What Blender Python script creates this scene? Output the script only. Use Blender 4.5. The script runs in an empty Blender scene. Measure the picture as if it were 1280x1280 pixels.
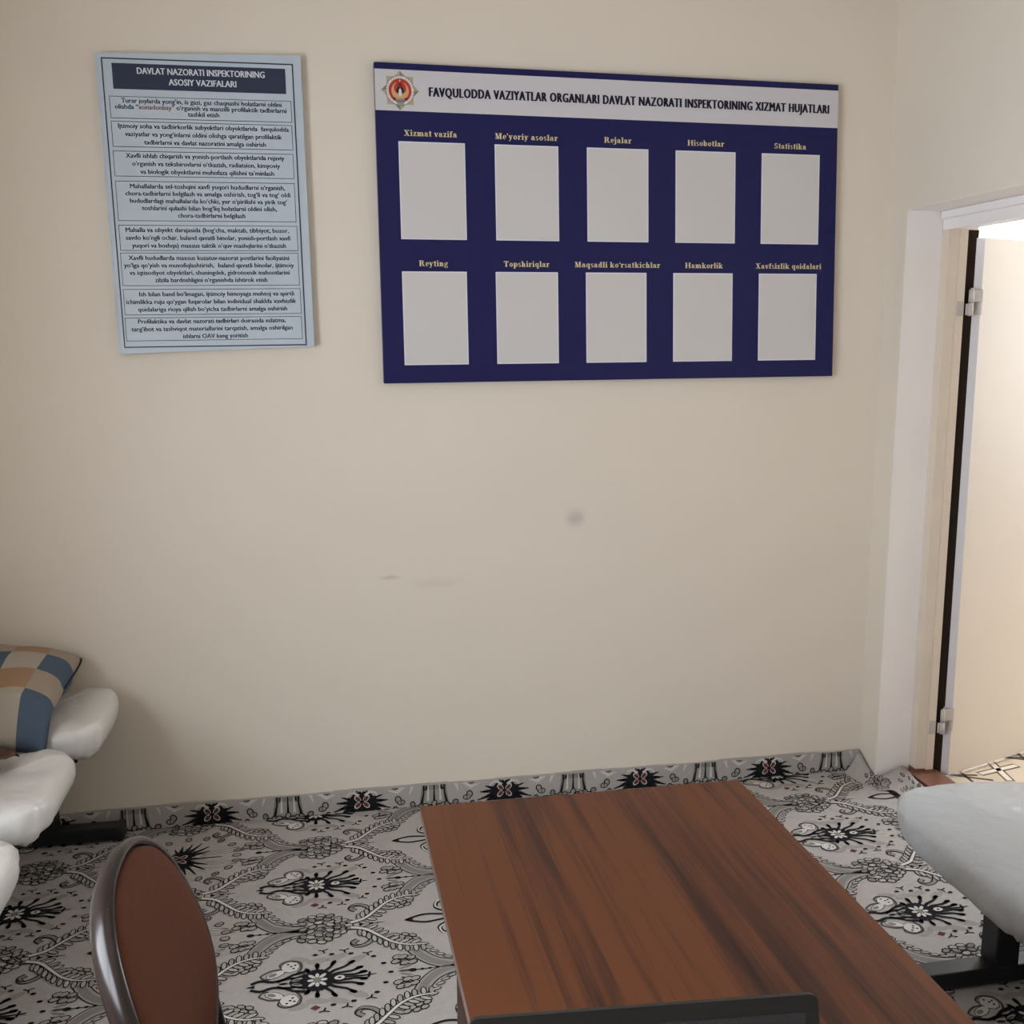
import bpy, bmesh, math, random
from mathutils import Vector, Matrix, noise
PI = math.pi
C = bpy.context.scene.collection
sc = bpy.context.scene

# ------------------------------------------------------------------ camera, sky, light, exposure
cam_d = bpy.data.cameras.new('camera'); cam = bpy.data.objects.new('camera', cam_d); C.objects.link(cam)
cam_d.sensor_fit = 'HORIZONTAL'; cam_d.sensor_width = 36.0; cam_d.lens = 36.0 * 1300 / 1280
cam_d.clip_start = .02
R_, U_, F_ = Vector((.9823, -.1875, -.0024)), Vector((.0328, .1591, .9867)), Vector((.1846, .9693, -.1624))
F_.normalize(); R_ = (R_ - F_ * R_.dot(F_)).normalized(); U_ = R_.cross(F_)
m4 = Matrix((R_, U_, -F_)).transposed().to_4x4(); m4.translation = Vector((0, -3.4207, 1.6))
cam.matrix_world = m4
sc.camera = cam

world = bpy.data.worlds.new('sky'); sc.world = world; world.use_nodes = True
bg = world.node_tree.nodes['Background']
bg.inputs[0].default_value = (.90, .97, 1.06, 1); bg.inputs[1].default_value = 9.0

def portal(name, loc, rot, sx, sy):
    l = bpy.data.lights.new(name, 'AREA'); l.shape = 'RECTANGLE'; l.size = sx; l.size_y = sy
    l.cycles.is_portal = True
    o = bpy.data.objects.new(name, l); o.location = loc; o.rotation_euler = rot; C.objects.link(o); return o
WY0, WY1, WZ0, WZ1 = -3.85, -1.80, .80, 2.05        # window in the left wall
XL, XR, YB, H = -1.37, 1.983, -5.2, 2.8            # room
portal('window_daylight', (XL - .22, (WY0 + WY1) / 2, (WZ0 + WZ1) / 2), (0, -PI / 2, 0), WZ1 - WZ0, WY1 - WY0)
HX, HY0, HY1, HZ0, HZ1 = 4.3, -.42, 3.2, 1.0, 2.65   # window of the hall beyond the door
portal('hall_daylight', (HX + .16, (HY0 + HY1) / 2, (HZ0 + HZ1) / 2), (0, PI / 2, 0), HZ1 - HZ0, HY1 - HY0)

vs = sc.view_settings
vs.view_transform = 'Standard'; vs.look = 'None'; vs.gamma = 1; vs.use_curve_mapping = False
vs.exposure = 0.56

# ------------------------------------------------------------------ materials
def lin(c):
    return tuple((x / 255 / 12.92) if x / 255 <= .04045 else ((x / 255 + .055) / 1.055) ** 2.4 for x in c)
def mat(name, rgb, rough=.6, spec=.5, metal=0, coat=0, bump=0, bscale=200, var=0, vscale=8, sheen=0):
    m = bpy.data.materials.new(name); m.use_nodes = True
    nt = m.node_tree; b = nt.nodes['Principled BSDF']
    c = lin(rgb) + (1,)
    b.inputs['Base Color'].default_value = c
    b.inputs['Roughness'].default_value = rough
    b.inputs['Specular IOR Level'].default_value = spec
    b.inputs['Metallic'].default_value = metal
    b.inputs['Coat Weight'].default_value = coat
    b.inputs['Sheen Weight'].default_value = sheen
    tc = nt.nodes.new('ShaderNodeTexCoord')
    if var:
        n = nt.nodes.new('ShaderNodeTexNoise'); n.inputs['Scale'].default_value = vscale; n.inputs['Detail'].default_value = 5
        nt.links.new(tc.outputs['Object'], n.inputs['Vector'])
        mx = nt.nodes.new('ShaderNodeMix'); mx.data_type = 'RGBA'
        mx.inputs[6].default_value = tuple(x * (1 - var) for x in c[:3]) + (1,)
        mx.inputs[7].default_value = tuple(min(1, x * (1 + var)) for x in c[:3]) + (1,)
        nt.links.new(n.outputs['Fac'], mx.inputs[0]); nt.links.new(mx.outputs[2], b.inputs['Base Color'])
    if bump:
        n = nt.nodes.new('ShaderNodeTexNoise'); n.inputs['Scale'].default_value = bscale; n.inputs['Detail'].default_value = 4
        nt.links.new(tc.outputs['Object'], n.inputs['Vector'])
        bp = nt.nodes.new('ShaderNodeBump'); bp.inputs['Strength'].default_value = bump; bp.inputs['Distance'].default_value = .01
        nt.links.new(n.outputs['Fac'], bp.inputs['Height']); nt.links.new(bp.outputs[0], b.inputs['Normal'])
    return m

def wall_material():
    m = mat('cream_wall_paint', (231, 220, 206), .75, .3, bump=.05, bscale=14)
    nt = m.node_tree; b = nt.nodes['Principled BSDF']
    tc = nt.nodes.new('ShaderNodeTexCoord')
    n = nt.nodes.new('ShaderNodeTexNoise'); n.inputs['Scale'].default_value = 1.6; n.inputs['Detail'].default_value = 4
    nt.links.new(tc.outputs['Object'], n.inputs['Vector'])
    mx = nt.nodes.new('ShaderNodeMix'); mx.data_type = 'RGBA'
    a = lin((229, 217, 200)); mx.inputs[6].default_value = lin((229, 218, 203)) + (1,); mx.inputs[7].default_value = lin((233, 223, 209)) + (1,)
    nt.links.new(n.outputs['Fac'], mx.inputs[0])
    prev = mx.outputs[2]
    # smudge and scuffs: worn spots that belong to the paint
    for (cx, cz, rx, rz, col, s) in ((.883, 1.008, .05, .045, (160, 150, 150), .42), (.245, .828, .05, .012, (190, 172, 160), .5), (.40, .80, .12, .03, (214, 200, 188), .4), (-1.0, 2.38, .02, .015, (190, 165, 140), .4)):
        mp = nt.nodes.new('ShaderNodeMapping'); mp.vector_type = 'TEXTURE'
        mp.inputs['Location'].default_value = (cx, 0, cz); mp.inputs['Scale'].default_value = (rx, 1000, rz)
        nn = nt.nodes.new('ShaderNodeTexNoise'); nn.inputs['Scale'].default_value = 30
        nt.links.new(tc.outputs['Object'], nn.inputs['Vector'])
        ad = nt.nodes.new('ShaderNodeVectorMath'); ad.operation = 'MULTIPLY_ADD'
        ad.inputs[1].default_value = (.018, 0, .018)
        nt.links.new(nn.outputs['Color'], ad.inputs[0]); nt.links.new(tc.outputs['Object'], ad.inputs[2])
        nt.links.new(ad.outputs[0], mp.inputs['Vector'])
        ln = nt.nodes.new('ShaderNodeVectorMath'); ln.operation = 'LENGTH'; nt.links.new(mp.outputs[0], ln.inputs[0])
        mr = nt.nodes.new('ShaderNodeMapRange'); mr.interpolation_type = 'SMOOTHSTEP'
        mr.inputs['From Min'].default_value = 1.0; mr.inputs['From Max'].default_value = .1
        mr.inputs['To Min'].default_value = 0; mr.inputs['To Max'].default_value = s
        nt.links.new(ln.outputs['Value'], mr.inputs['Value'])
        m2 = nt.nodes.new('ShaderNodeMix'); m2.data_type = 'RGBA'; m2.inputs[7].default_value = lin(col) + (1,)
        nt.links.new(mr.outputs[0], m2.inputs[0]); nt.links.new(prev, m2.inputs[6]); prev = m2.outputs[2]
    nt.links.new(prev, b.inputs['Base Color'])
    return m

def wood_material(name, dark, mid, light, rough=.42, along='Y'):
    m = mat(name, mid, rough, .28)
    nt = m.node_tree; b = nt.nodes['Principled BSDF']; tc = nt.nodes.new('ShaderNodeTexCoord')
    def tex(sx, sl, detail, dist):
        mp = nt.nodes.new('ShaderNodeMapping'); mp.inputs['Scale'].default_value = (sx, sl, sx) if along == 'Y' else (sl, sx, sx)
        nt.links.new(tc.outputs['Object'], mp.inputs['Vector'])
        n = nt.nodes.new('ShaderNodeTexNoise'); n.inputs['Scale'].default_value = 1; n.inputs['Detail'].default_value = detail; n.inputs['Distortion'].default_value = dist
        nt.links.new(mp.outputs[0], n.inputs['Vector']); return n.outputs['Fac']
    # boards: stepped tone across the width
    sx = nt.nodes.new('ShaderNodeSeparateXYZ'); nt.links.new(tc.outputs['Object'], sx.inputs[0])
    bd = nt.nodes.new('ShaderNodeMath'); bd.operation = 'MULTIPLY_ADD'; bd.inputs[1].default_value = 12.5; bd.inputs[2].default_value = .3
    nt.links.new(sx.outputs['X' if along == 'Y' else 'Y'], bd.inputs[0])
    fl = nt.nodes.new('ShaderNodeMath'); fl.operation = 'FLOOR'; nt.links.new(bd.outputs[0], fl.inputs[0])
    wn = nt.nodes.new('ShaderNodeTexWhiteNoise'); wn.noise_dimensions = '1D'; nt.links.new(fl.outputs[0], wn.inputs['W'])
    g1 = tex(11, .7, 3, .6); g2 = tex(60, 1.6, 4, .4); g3 = tex(260, 5, 2, 0)
    def mad(a, k, c):
        x = nt.nodes.new('ShaderNodeMath'); x.operation = 'MULTIPLY_ADD'; x.inputs[1].default_value = k
        nt.links.new(a, x.inputs[0])
        if isinstance(c, float): x.inputs[2].default_value = c
        else: nt.links.new(c, x.inputs[2])
        return x.outputs[0]
    f = mad(g1, 1.15, -.94); f = mad(g2, 1.15, f); f = mad(g3, .55, f); f = mad(wn.outputs['Value'], .34, f)
    cr = nt.nodes.new('ShaderNodeValToRGB'); e = cr.color_ramp.elements
    e[0].position = .16; e[0].color = lin(dark) + (1,); e[1].position = .8; e[1].color = lin(light) + (1,)
    k = cr.color_ramp.elements.new(.42); k.color = lin(mid) + (1,)
    nt.links.new(f, cr.inputs[0]); nt.links.new(cr.outputs[0], b.inputs['Base Color'])
    bp = nt.nodes.new('ShaderNodeBump'); bp.inputs['Strength'].default_value = .06; bp.inputs['Distance'].default_value = .002
    nt.links.new(g3, bp.inputs['Height']); nt.links.new(bp.outputs[0], b.inputs['Normal'])
    return m

M = {}
M['wall'] = wall_material()
M['white_paint'] = mat('white_reveal_paint', (246, 242, 241), .55, .4, bump=.06, bscale=25, var=.03, vscale=4)
M['frame_paint'] = mat('old_cream_gloss_paint', (226, 212, 194), .45, .5, bump=.12, bscale=30, var=.06, vscale=9)
M['leaf_paint'] = mat('cream_door_paint', (233, 221, 206), .5, .4, bump=.06, bscale=12, var=.03, vscale=5)
M['edge_paint'] = mat('grey_white_door_edge_paint', (214, 210, 212), .5, .4, bump=.15, bscale=40, var=.08, vscale=14)
M['hinge'] = mat('painted_hinge_metal', (196, 188, 182), .45, .5, bump=.2, bscale=60, var=.12, vscale=40)
M['gap_shade'] = mat('painted_gap_shade', (46, 38, 32), .9, .1)  # shade of the narrow hinge gap, put into the colour
M['brown_paint'] = mat('red_brown_floor_paint', (126, 86, 69), .35, .5, bump=.1, bscale=40, var=.12, vscale=16)
M['ceil'] = mat('white_ceiling', (222, 216, 208), .8, .2)
M['lino'] = mat('beige_linoleum', (214, 196, 172), .4, .5, var=.04, vscale=6)
M['lino_line'] = mat('dark_brown_lino_print', (66, 48, 38), .4, .5)
M['lino_pale'] = mat('pale_lino_print', (236, 222, 204), .4, .5)
M['ground'] = mat('carpet_grey_beige', (178, 172, 167), .95, .1, bump=.3, bscale=500, var=.07, vscale=90, sheen=.15)
M['black'] = mat('carpet_black_yarn', (34, 33, 36), .95, .1)
M['dark'] = mat('carpet_dark_grey_yarn', (82, 80, 79), .95, .1)
M['mid'] = mat('carpet_mid_grey_yarn', (136, 132, 127), .95, .1)
M['pale'] = mat('carpet_pale_grey_yarn', (160, 155, 149), .95, .1)
M['white'] = mat('carpet_white_yarn', (208, 204, 198), .95, .1)
M['red'] = mat('carpet_dull_red_yarn', (104, 60, 58), .95, .1)
M['wood'] = wood_material('walnut_laminate', (38, 22, 17), (70, 40, 28), (104, 60, 34), .42)
M['wood_edge'] = mat('pale_laminate_edge', (112, 96, 88), .5, .4)
M['wood_dark'] = wood_material('dark_walnut_laminate', (44, 28, 24), (62, 38, 32), (82, 52, 40), .5)
M['steel'] = mat('black_powder_coat', (24, 25, 29), .38, .5, bump=.03, bscale=300)
M['plastic_cap'] = mat('black_plastic_cap', (30, 30, 32), .5, .5)
M['film'] = mat('milky_plastic_film', (222, 219, 214), .30, .5, bump=.5, bscale=22, coat=.2)
M['film_blue'] = mat('milky_blue_plastic_film', (203, 207, 211), .30, .5, bump=.45, bscale=18, coat=.2)
M['navy'] = mat('navy_print_film', (29, 29, 82), .32, .22, bump=.04, bscale=10)
M['navy_text'] = mat('dark_navy_print', (20, 20, 46), .5, .25)
M['header'] = mat('white_print', (208, 205, 210), .4, .4)
M['sheet'] = mat('pocket_paper', (210, 207, 206), .3, .5, bump=.03, bscale=8)
M['sheet_edge'] = mat('pocket_plastic_rim', (228, 228, 240), .25, .5)
M['gold'] = mat('pale_gold_print', (224, 208, 162), .45, .4)
M['emb_gold'] = mat('emblem_khaki_gold', (182, 172, 138), .45, .4)
M['emb_gold_dark'] = mat('emblem_dark_gold', (140, 128, 100), .45, .4)
M['emb_red'] = mat('emblem_red', (186, 58, 44), .45, .4)
M['emb_darkred'] = mat('emblem_dark_red', (120, 30, 28), .45, .4)
M['emb_wing'] = mat('emblem_pale_gold', (214, 168, 116), .45, .4)
M['emb_grey'] = mat('emblem_grey', (122, 120, 124), .45, .4)
M['emb_teal'] = mat('emblem_teal', (130, 156, 152), .45, .4)
M['emb_black'] = mat('emblem_black', (34, 22, 24), .45, .4)
M['emb_white'] = mat('emblem_white', (226, 220, 218), .45, .4)
M['poster'] = mat('pale_blue_print_film', (190, 202, 214), .35, .45, bump=.05, bscale=9)
M['poster_navy'] = mat('poster_navy_print', (30, 40, 70), .35, .45)
M['poster_text'] = mat('poster_text_print', (44, 52, 72), .5, .3)
M['poster_rust'] = mat('poster_rust_print', (140, 92, 86), .5, .3)
M['poster_white'] = mat('poster_white_print', (214, 222, 230), .4, .4)
M['shell'] = mat('dark_brown_chair_plastic', (38, 28, 26), .27, .35, coat=.1)
M['fabric'] = mat('brown_chair_fabric', (98, 60, 46), .95, .12, bump=.3, bscale=420, var=.08, vscale=60, sheen=.03)
M['laptop'] = mat('black_laptop_plastic', (20, 21, 22), .45, .4)
M['screen'] = mat('dark_laptop_screen', (34, 35, 40), .25, .5)
M['key'] = mat('black_keys', (26, 26, 28), .6, .3)
M['p_tan'] = mat('pillow_tan', (166, 134, 106), .95, .1, bump=.2, bscale=350)
M['p_cream'] = mat('pillow_cream', (176, 166, 152), .95, .1, bump=.2, bscale=350)
M['p_beige'] = mat('pillow_beige', (166, 150, 136), .95, .1, bump=.2, bscale=350)
M['p_blue'] = mat('pillow_slate_blue', (84, 98, 114), .95, .1, bump=.2, bscale=350)
M['piping'] = mat('dark_piping', (44, 48, 56), .9, .1)
M['cloth_brown'] = mat('striped_brown_cloth', (128, 98, 82), .95, .1, bump=.2, bscale=350, var=.15, vscale=25)

# ------------------------------------------------------------------ helpers
def mesh_obj(name, bm, mats, parent=None, smooth=False, autos=None):
    me = bpy.data.meshes.new(name); bm.to_mesh(me); bm.free()
    if not isinstance(mats, (list, tuple)): mats = [mats]
    for m in mats: me.materials.append(m)
    if smooth:
        for p in me.polygons: p.use_smooth = True
    o = bpy.data.objects.new(name, me); C.objects.link(o)
    if parent: o.parent = parent; o.matrix_parent_inverse = Matrix.Translation(parent.location).inverted() if parent.type == 'EMPTY' else parent.matrix_basis.inverted()
    return o
def tag(o, label=None, cat=None, group=None, kind=None):
    if label: o['label'] = label
    if cat: o['category'] = cat
    if group: o['group'] = group
    if kind: o['kind'] = kind
    return o
def thing(name, label, cat, loc=(0, 0, 0), group=None, kind=None):
    o = bpy.data.objects.new(name, None); C.objects.link(o); o.location = loc; o.empty_display_size = .1
    return tag(o, label, cat, group, kind)
def box(bm, x0, x1, y0, y1, z0, z1, bev=0, mi=0, seg=2):
    vs_ = [bm.verts.new(p) for p in ((x0, y0, z0), (x1, y0, z0), (x1, y1, z0), (x0, y1, z0), (x0, y0, z1), (x1, y0, z1), (x1, y1, z1), (x0, y1, z1))]
    fs = [bm.faces.new([vs_[i] for i in f]) for f in ((3, 2, 1, 0), (4, 5, 6, 7), (0, 1, 5, 4), (1, 2, 6, 5), (2, 3, 7, 6), (3, 0, 4, 7))]
    for f in fs: f.material_index = mi
    if bev:
        es = set(e for f in fs for e in f.edges)
        r = bmesh.ops.bevel(bm, geom=list(es), offset=bev, segments=seg, affect='EDGES', profile=.5)
        for f in r['faces']: f.material_index = mi
    return fs
def bx(name, x0, x1, y0, y1, z0, z1, m, parent=None, bev=0, seg=2):
    bm = bmesh.new(); box(bm, x0, x1, y0, y1, z0, z1, bev, 0, seg); return mesh_obj(name, bm, m, parent)
def prism(bm, pts, z0, z1, mi=0):
    a = [bm.verts.new((p[0], p[1], z0)) for p in pts]; b = [bm.verts.new((p[0], p[1], z1)) for p in pts]
    n = len(pts); fs = [bm.faces.new(a[::-1]), bm.faces.new(b)]
    for i in range(n): fs.append(bm.faces.new((a[i], a[(i + 1) % n], b[(i + 1) % n], b[i])))
    for f in fs: f.material_index = mi
    bmesh.ops.recalc_face_normals(bm, faces=fs)
    return fs
def tube(bm, pts, r, n=10, mi=0, ry=None):
    pts = [Vector(p) for p in pts]; rings = []
    for i, p in enumerate(pts):
        t = (pts[min(i + 1, len(pts) - 1)] - pts[max(i - 1, 0)]).normalized()
        up = Vector((0, 0, 1)) if abs(t.z) < .9 else Vector((0, 1, 0))
        a = t.cross(up).normalized(); b = a.cross(t)
        rings.append([bm.verts.new(p + a * math.cos(2 * PI * k / n) * r + b * math.sin(2 * PI * k / n) * (ry or r)) for k in range(n)])
    for i in range(len(rings) - 1):
        for k in range(n):
            f = bm.faces.new((rings[i][k], rings[i][(k + 1) % n], rings[i + 1][(k + 1) % n], rings[i + 1][k])); f.material_index = mi; f.smooth = True
    bm.faces.new(rings[0][::-1]).material_index = mi; bm.faces.new(rings[-1]).material_index = mi
def smoothpath(pts, n=6):
    pts = [Vector(p) for p in pts]; out = []
    for i in range(len(pts) - 1):
        p0, p1, p2, p3 = pts[max(i - 1, 0)], pts[i], pts[i + 1], pts[min(i + 2, len(pts) - 1)]
        for k in range(n):
            t = k / n
            out.append(.5 * ((2 * p1) + (p2 - p0) * t + (2 * p0 - 5 * p1 + 4 * p2 - p3) * t * t + (3 * p1 - p0 - 3 * p2 + p3) * t ** 3))
    out.append(pts[-1]); return out

# ------------------------------------------------------------------ the room shell
def struct(o): o['kind'] = 'structure'; return o
YD0, YD1 = -1.05, -.122     # door opening in the right wall
RB = 2.13                   # where the reveal meets the frame
WT = 2.27                   # far face of the thick right wall
struct(bx('floor', XL - .25, WT, YB - .1, .25, -.12, -.012, M['lino']))
struct(bx('ceiling', XL - .25, HX + .3, YB - .1, 3.5, H, H + .1, M['ceil']))
struct(bx('wall_back', XL - .25, 2.2, 0, .25, 0 - .12, H, M['wall']))
bm = bmesh.new()   # left wall around its window
box(bm, XL - .25, XL, YB, WY0, -.12, H); box(bm, XL - .25, XL, WY1, 0, -.12, H)
box(bm, XL - .25, XL, WY0, WY1, -.12, WZ0); box(bm, XL - .25, XL, WY0, WY1, WZ1, H)
struct(mesh_obj('wall_left', bm, M['wall']))
struct(bx('wall_front', XL - .25, WT, YB - .2, YB, -.12, H, M['wall']))
bm = bmesh.new()   # right wall: short pier, lintel, long part
prism(bm, [(XR, .0), (XR, YD1), (RB, YD1 + .022), (WT, YD1 + .022), (WT, .25), (2.2, .25), (2.2, 0)], -.12, 2.032)
prism(bm, [(XR, YB), (WT, YB), (WT, YD0), (XR, YD0)], -.12, 2.032)
prism(bm, [(XR, YB), (WT, YB), (WT, .25), (2.2, .25), (2.2, 0), (XR, 0)], 2.032, H)
wr = struct(mesh_obj('wall_right', bm, M['wall']))
# white painted lining of the door reveal (thin plaster skin)
bm = bmesh.new()
prism(bm, [(XR + .001, YD1 - .002), (RB, YD1 + .020), (RB, YD1 + .0225), (XR + .001, YD1 + .0005)], -.01, 2.032)
prism(bm, [(XR + .001, YD0 - .001), (RB, YD0 - .001), (RB, YD0 + .002), (XR + .001, YD0 + .002)], -.01, 2.032)
box(bm, XR + .001, RB, YD0, YD1 + .018, 2.0305, 2.0335)
struct(mesh_obj('trim_1', bm, M['white_paint']))
# left window
w = thing('window_1', None, None, (XL - .14, (WY0 + WY1) / 2, WZ0), kind='structure')
bm = bmesh.new()
x0, x1 = XL - .17, XL - .11
box(bm, x0, x1, WY0, WY0 + .06, WZ0, WZ1, .004); box(bm, x0, x1, WY1 - .06, WY1, WZ0, WZ1, .004)
box(bm, x0, x1, WY0 + .06, WY1 - .06, WZ0, WZ0 + .06, .004); box(bm, x0, x1, WY0 + .06, WY1 - .06, WZ1 - .06, WZ1, .004)
ym = (WY0 + WY1) / 2; box(bm, x0, x1, ym - .04, ym + .04, WZ0 + .06, WZ1 - .06, .004)
struct(mesh_obj('window_frame', bm, M['white_paint'], w))
struct(bx('window_sill', XL - .10, XL + .06, WY0 - .03, WY1 + .03, WZ0 - .035, WZ0 - .001, M['white_paint'], w, .006))
# hall beyond the door
struct(bx('floor_hall', WT, HX + .25, YB, 3.5, -.12, -.004, M['lino']))
bm = bmesh.new()
box(bm, HX, HX + .2, YB, HY0, -.12, H); box(bm, HX, HX + .2, HY1, 3.5, -.12, H)
box(bm, HX, HX + .2, HY0, HY1, -.12, HZ0); box(bm, HX, HX + .2, HY0, HY1, HZ1, H)
struct(mesh_obj('wall_hall_right', bm, M['ceil']))
struct(bx('wall_hall_back', 2.2, HX + .2, 3.4, 3.6, -.12, H, M['ceil']))
struct(bx('wall_hall_left', 2.05, 2.2, .25, 3.4, -.12, H, M['ceil']))
struct(bx('wall_hall_front', WT, HX + .2, YB - .2, YB, -.12, H, M['ceil']))
w = thing('window_2', None, None, (HX + .1, (HY0 + HY1) / 2, HZ0), kind='structure')
bm = bmesh.new()
for (a, b, c, d) in ((HY0, HY0 + .06, HZ0, HZ1), (HY1 - .06, HY1, HZ0, HZ1), (HY0 + .06, HY1 - .06, HZ0, HZ0 + .06), (HY0 + .06, HY1 - .06, HZ1 - .06, HZ1)):
    box(bm, HX + .07, HX + .13, a, b, c, d, .004)
struct(mesh_obj('window_frame', bm, M['white_paint'], w))

# printed lines on the hall linoleum (flat print, part of the floor covering)
bm = bmesh.new()
def flatline(bm, pts, wd, z, mi=0):
    for (a, b) in zip(pts, pts[1:]):
        a, b = Vector(a), Vector(b); t = (b - a).normalized(); n = Vector((-t.y, t.x)) * wd / 2
        e = t * wd * .3
        f = bm.faces.new([bm.verts.new((p.x, p.y, z)) for p in (a - n - e, b - n + e, b + n + e, a + n - e)]); f.material_index = mi
# (filled in below, once the leaf is placed)

# ------------------------------------------------------------------ door
door = thing('door_1', None, None, (2.2, YD1, 0), kind='structure')
fy = YD1 + .020
bm = bmesh.new()
prism(bm, [(RB, fy), (RB, fy - .042), (RB + .035, fy - .046), (RB + .033, fy - .056), (RB + .061, fy - .058), (RB + .061, fy)], .045, 1.968)
prism(bm, [(RB + .061, fy - .03), (RB + .115, fy - .03), (RB + .115, fy), (RB + .061, fy)], .045, 1.968)
struct(mesh_obj('hinge_stile', bm, M['frame_paint'], door))
bm = bmesh.new()
prism(bm, [(RB - .001, fy), (RB - .001, fy - .043), (RB + .035, fy - .047), (RB + .033, fy - .057), (RB + .062, fy - .059), (RB + .062, fy)], -.01, .045)
struct(tag(mesh_obj('stile_foot', bm, M['brown_paint'], door), 'brown painted foot of the frame'))
struct(bx('latch_stile', RB, RB + .115, YD0, YD0 + .06, -.01, 1.968, M['frame_paint'], door, .004))
bm = bmesh.new()
box(bm, RB, RB + .07, YD0 + .002, fy, 1.968, 2.030, .004); box(bm, RB - .016, RB + .004, YD0 + .002, fy - .012, 2.004, 2.030, .003)
struct(mesh_obj('frame_head', bm, M['white_paint'], door))
bm = bmesh.new()
prism(bm, [(RB - .035, YD0), (RB - .035, fy - .01), (RB + .10, fy - .01), (RB + .10, YD0)], -.01, .034)
bmesh.ops.bevel(bm, geom=[e for e in bm.edges if abs(e.verts[0].co.z - .034) < 1e-5 and abs(e.verts[1].co.z - .034) < 1e-5], offset=.012, segments=2, affect='EDGES')
struct(tag(mesh_obj('threshold', bm, M['brown_paint'], door), 'worn brown painted threshold'))
struct(bx('gap_shade_strip', RB + .0622, RB + .118, fy - .034, fy - .0301, .0, 1.968, M['gap_shade'], door))  # added dark strip that paints the shade between stile and leaf
# leaf, opened outwards into the hall
hc = Vector((2.258, -.156)); dv = Vector((.417, .142)).normalized(); nv = Vector((-dv.y, dv.x))
LT = 1.942; LB = .014
def lp(a, b): p = hc + dv * a + nv * b; return (p.x, p.y)
bm = bmesh.new(); prism(bm, [lp(0, 0), lp(.84, 0), lp(.84, .042), lp(-.006, .042), lp(-.013, .030)], LB, LT)
for f in bm.faces: f.material_index = 0
bm.faces.ensure_lookup_table()
for f in bm.faces:
    if f.normal.dot(Vector((-dv.x, -dv.y, 0))) > .3: f.material_index = 1
leaf = struct(mesh_obj('leaf', bm, [M['leaf_paint'], M['edge_paint']], door))
for hz in (1.725, .228):
    bm = bmesh.new()
    h0, h1 = hz - .045, hz + .045
    c0 = Vector(lp(-.036, .014))
    # leaf plate, frame plate, knuckles
    prism(bm, [lp(-.002, -.003), lp(.004, -.003), lp(-.011, .029), lp(-.016, .027)], hz - .042, h1)
    box(bm, RB + .036, RB + .060, fy - .0615, fy - .0575, hz - .045, hz + .004, .0015)
    for (a, b, r) in ((hz - .045, hz - .002, .0085), (hz + .0, hz + .043, .0085), (hz + .043, hz + .048, .005)):
        tube(bm, [(RB + .082, fy - .066, a), (RB + .082, fy - .066, b)], r, 12)
    box(bm, RB + .066, RB + .084, fy - .064, fy - .060, hz - .042, hz - .004, .001)
    prism(bm, [(RB + .082, fy - .062), (RB + .082, fy - .068), lp(.0, -.006), lp(-.002, .002)], hz + .003, hz + .042)
    struct(mesh_obj('hinge', bm, M['hinge'], leaf, False))

bm = bmesh.new(); zf = -.0036
def lq(px, py): return (px, py)
# dashes, a small cross figure and a dark fan next to the leaf's bottom edge
for k in range(-2, 5):
    ox, oy = 2.33 + .36 * k * .9, -.62 + .1 * k
    for s in range(3):
        yy = oy + s * .36
        flatline(bm, [(ox, yy), (ox + .03, yy + .30)], .012, zf, 0)
        cx, cy = ox + .17, yy + .15
        flatline(bm, [(cx - .085, cy - .02), (cx + .085, cy + .02)], .036, zf, 0); flatline(bm, [(cx - .02, cy - .09), (cx + .02, cy + .09)], .036, zf, 0)
        flatline(bm, [(cx - .085, cy - .02), (cx + .085, cy + .02)], .022, zf + .0004, 1); flatline(bm, [(cx - .02, cy - .09), (cx + .02, cy + .09)], .022, zf + .0004, 1)
        for j in range(3): flatline(bm, [(cx + .10, cy + .10), (cx + .24 - .03 * j, cy + .02 + .05 * j)], .014, zf, 0)
fl = bpy.data.objects['floor_hall']
struct(mesh_obj('floor_print', bm, [M['lino_line'], M['lino_pale']], fl))

# ------------------------------------------------------------------ carpet with its woven pattern
COL = ['ground', 'black', 'dark', 'mid', 'pale', 'white', 'red']
CI = {k: i for i, k in enumerate(COL)}
class Pat:
    def __init__(s): s.p = []
    def poly(s, pts, c, l): s.p.append(([tuple(q) for q in pts], CI[c], l))
    def stroke(s, pts, w, c, l):
        n = len(pts)
        ws = w if isinstance(w, (list, tuple)) else [w] * n
        if len(ws) != n: ws = [ws[0] + (ws[-1] - ws[0]) * i / (n - 1) for i in range(n)]
        nr = []
        for i in range(n):
            a, b = pts[max(i - 1, 0)], pts[min(i + 1, n - 1)]
            dx, dy = b[0] - a[0], b[1] - a[1]; L = math.hypot(dx, dy) or 1; nr.append((-dy / L, dx / L))
        for i in range(n - 1):
            (x0, y0), (x1, y1) = pts[i], pts[i + 1]; (a0, b0), (a1, b1) = nr[i], nr[i + 1]; h0, h1 = ws[i] / 2, ws[i + 1] / 2
            s.poly([(x0 + a0 * h0, y0 + b0 * h0), (x0 - a0 * h0, y0 - b0 * h0), (x1 - a1 * h1, y1 - b1 * h1), (x1 + a1 * h1, y1 + b1 * h1)], c, l)
    def ell(s, x, y, rx, ry, c, l, rot=0, n=8):
        cr, sr = math.cos(rot), math.sin(rot)
        s.poly([(x + cr * rx * math.cos(t) - sr * ry * math.sin(t), y + sr * rx * math.cos(t) + cr * ry * math.sin(t)) for t in [2 * PI * k / n for k in range(n)]], c, l)
    def outl(s, x, y, rx, ry, fill, l, rot=0, wd=.003, n=8, line='black'):
        s.ell(x, y, rx, ry, line, l, rot, n); s.ell(x, y, max(rx - wd, .0005), max(ry - wd, .0005), fill, l + 1, rot, n)
def spline(pts, n=5):
    return [(p.x, p.y) for p in smoothpath([(a, b, 0) for a, b in pts], n)]

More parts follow.
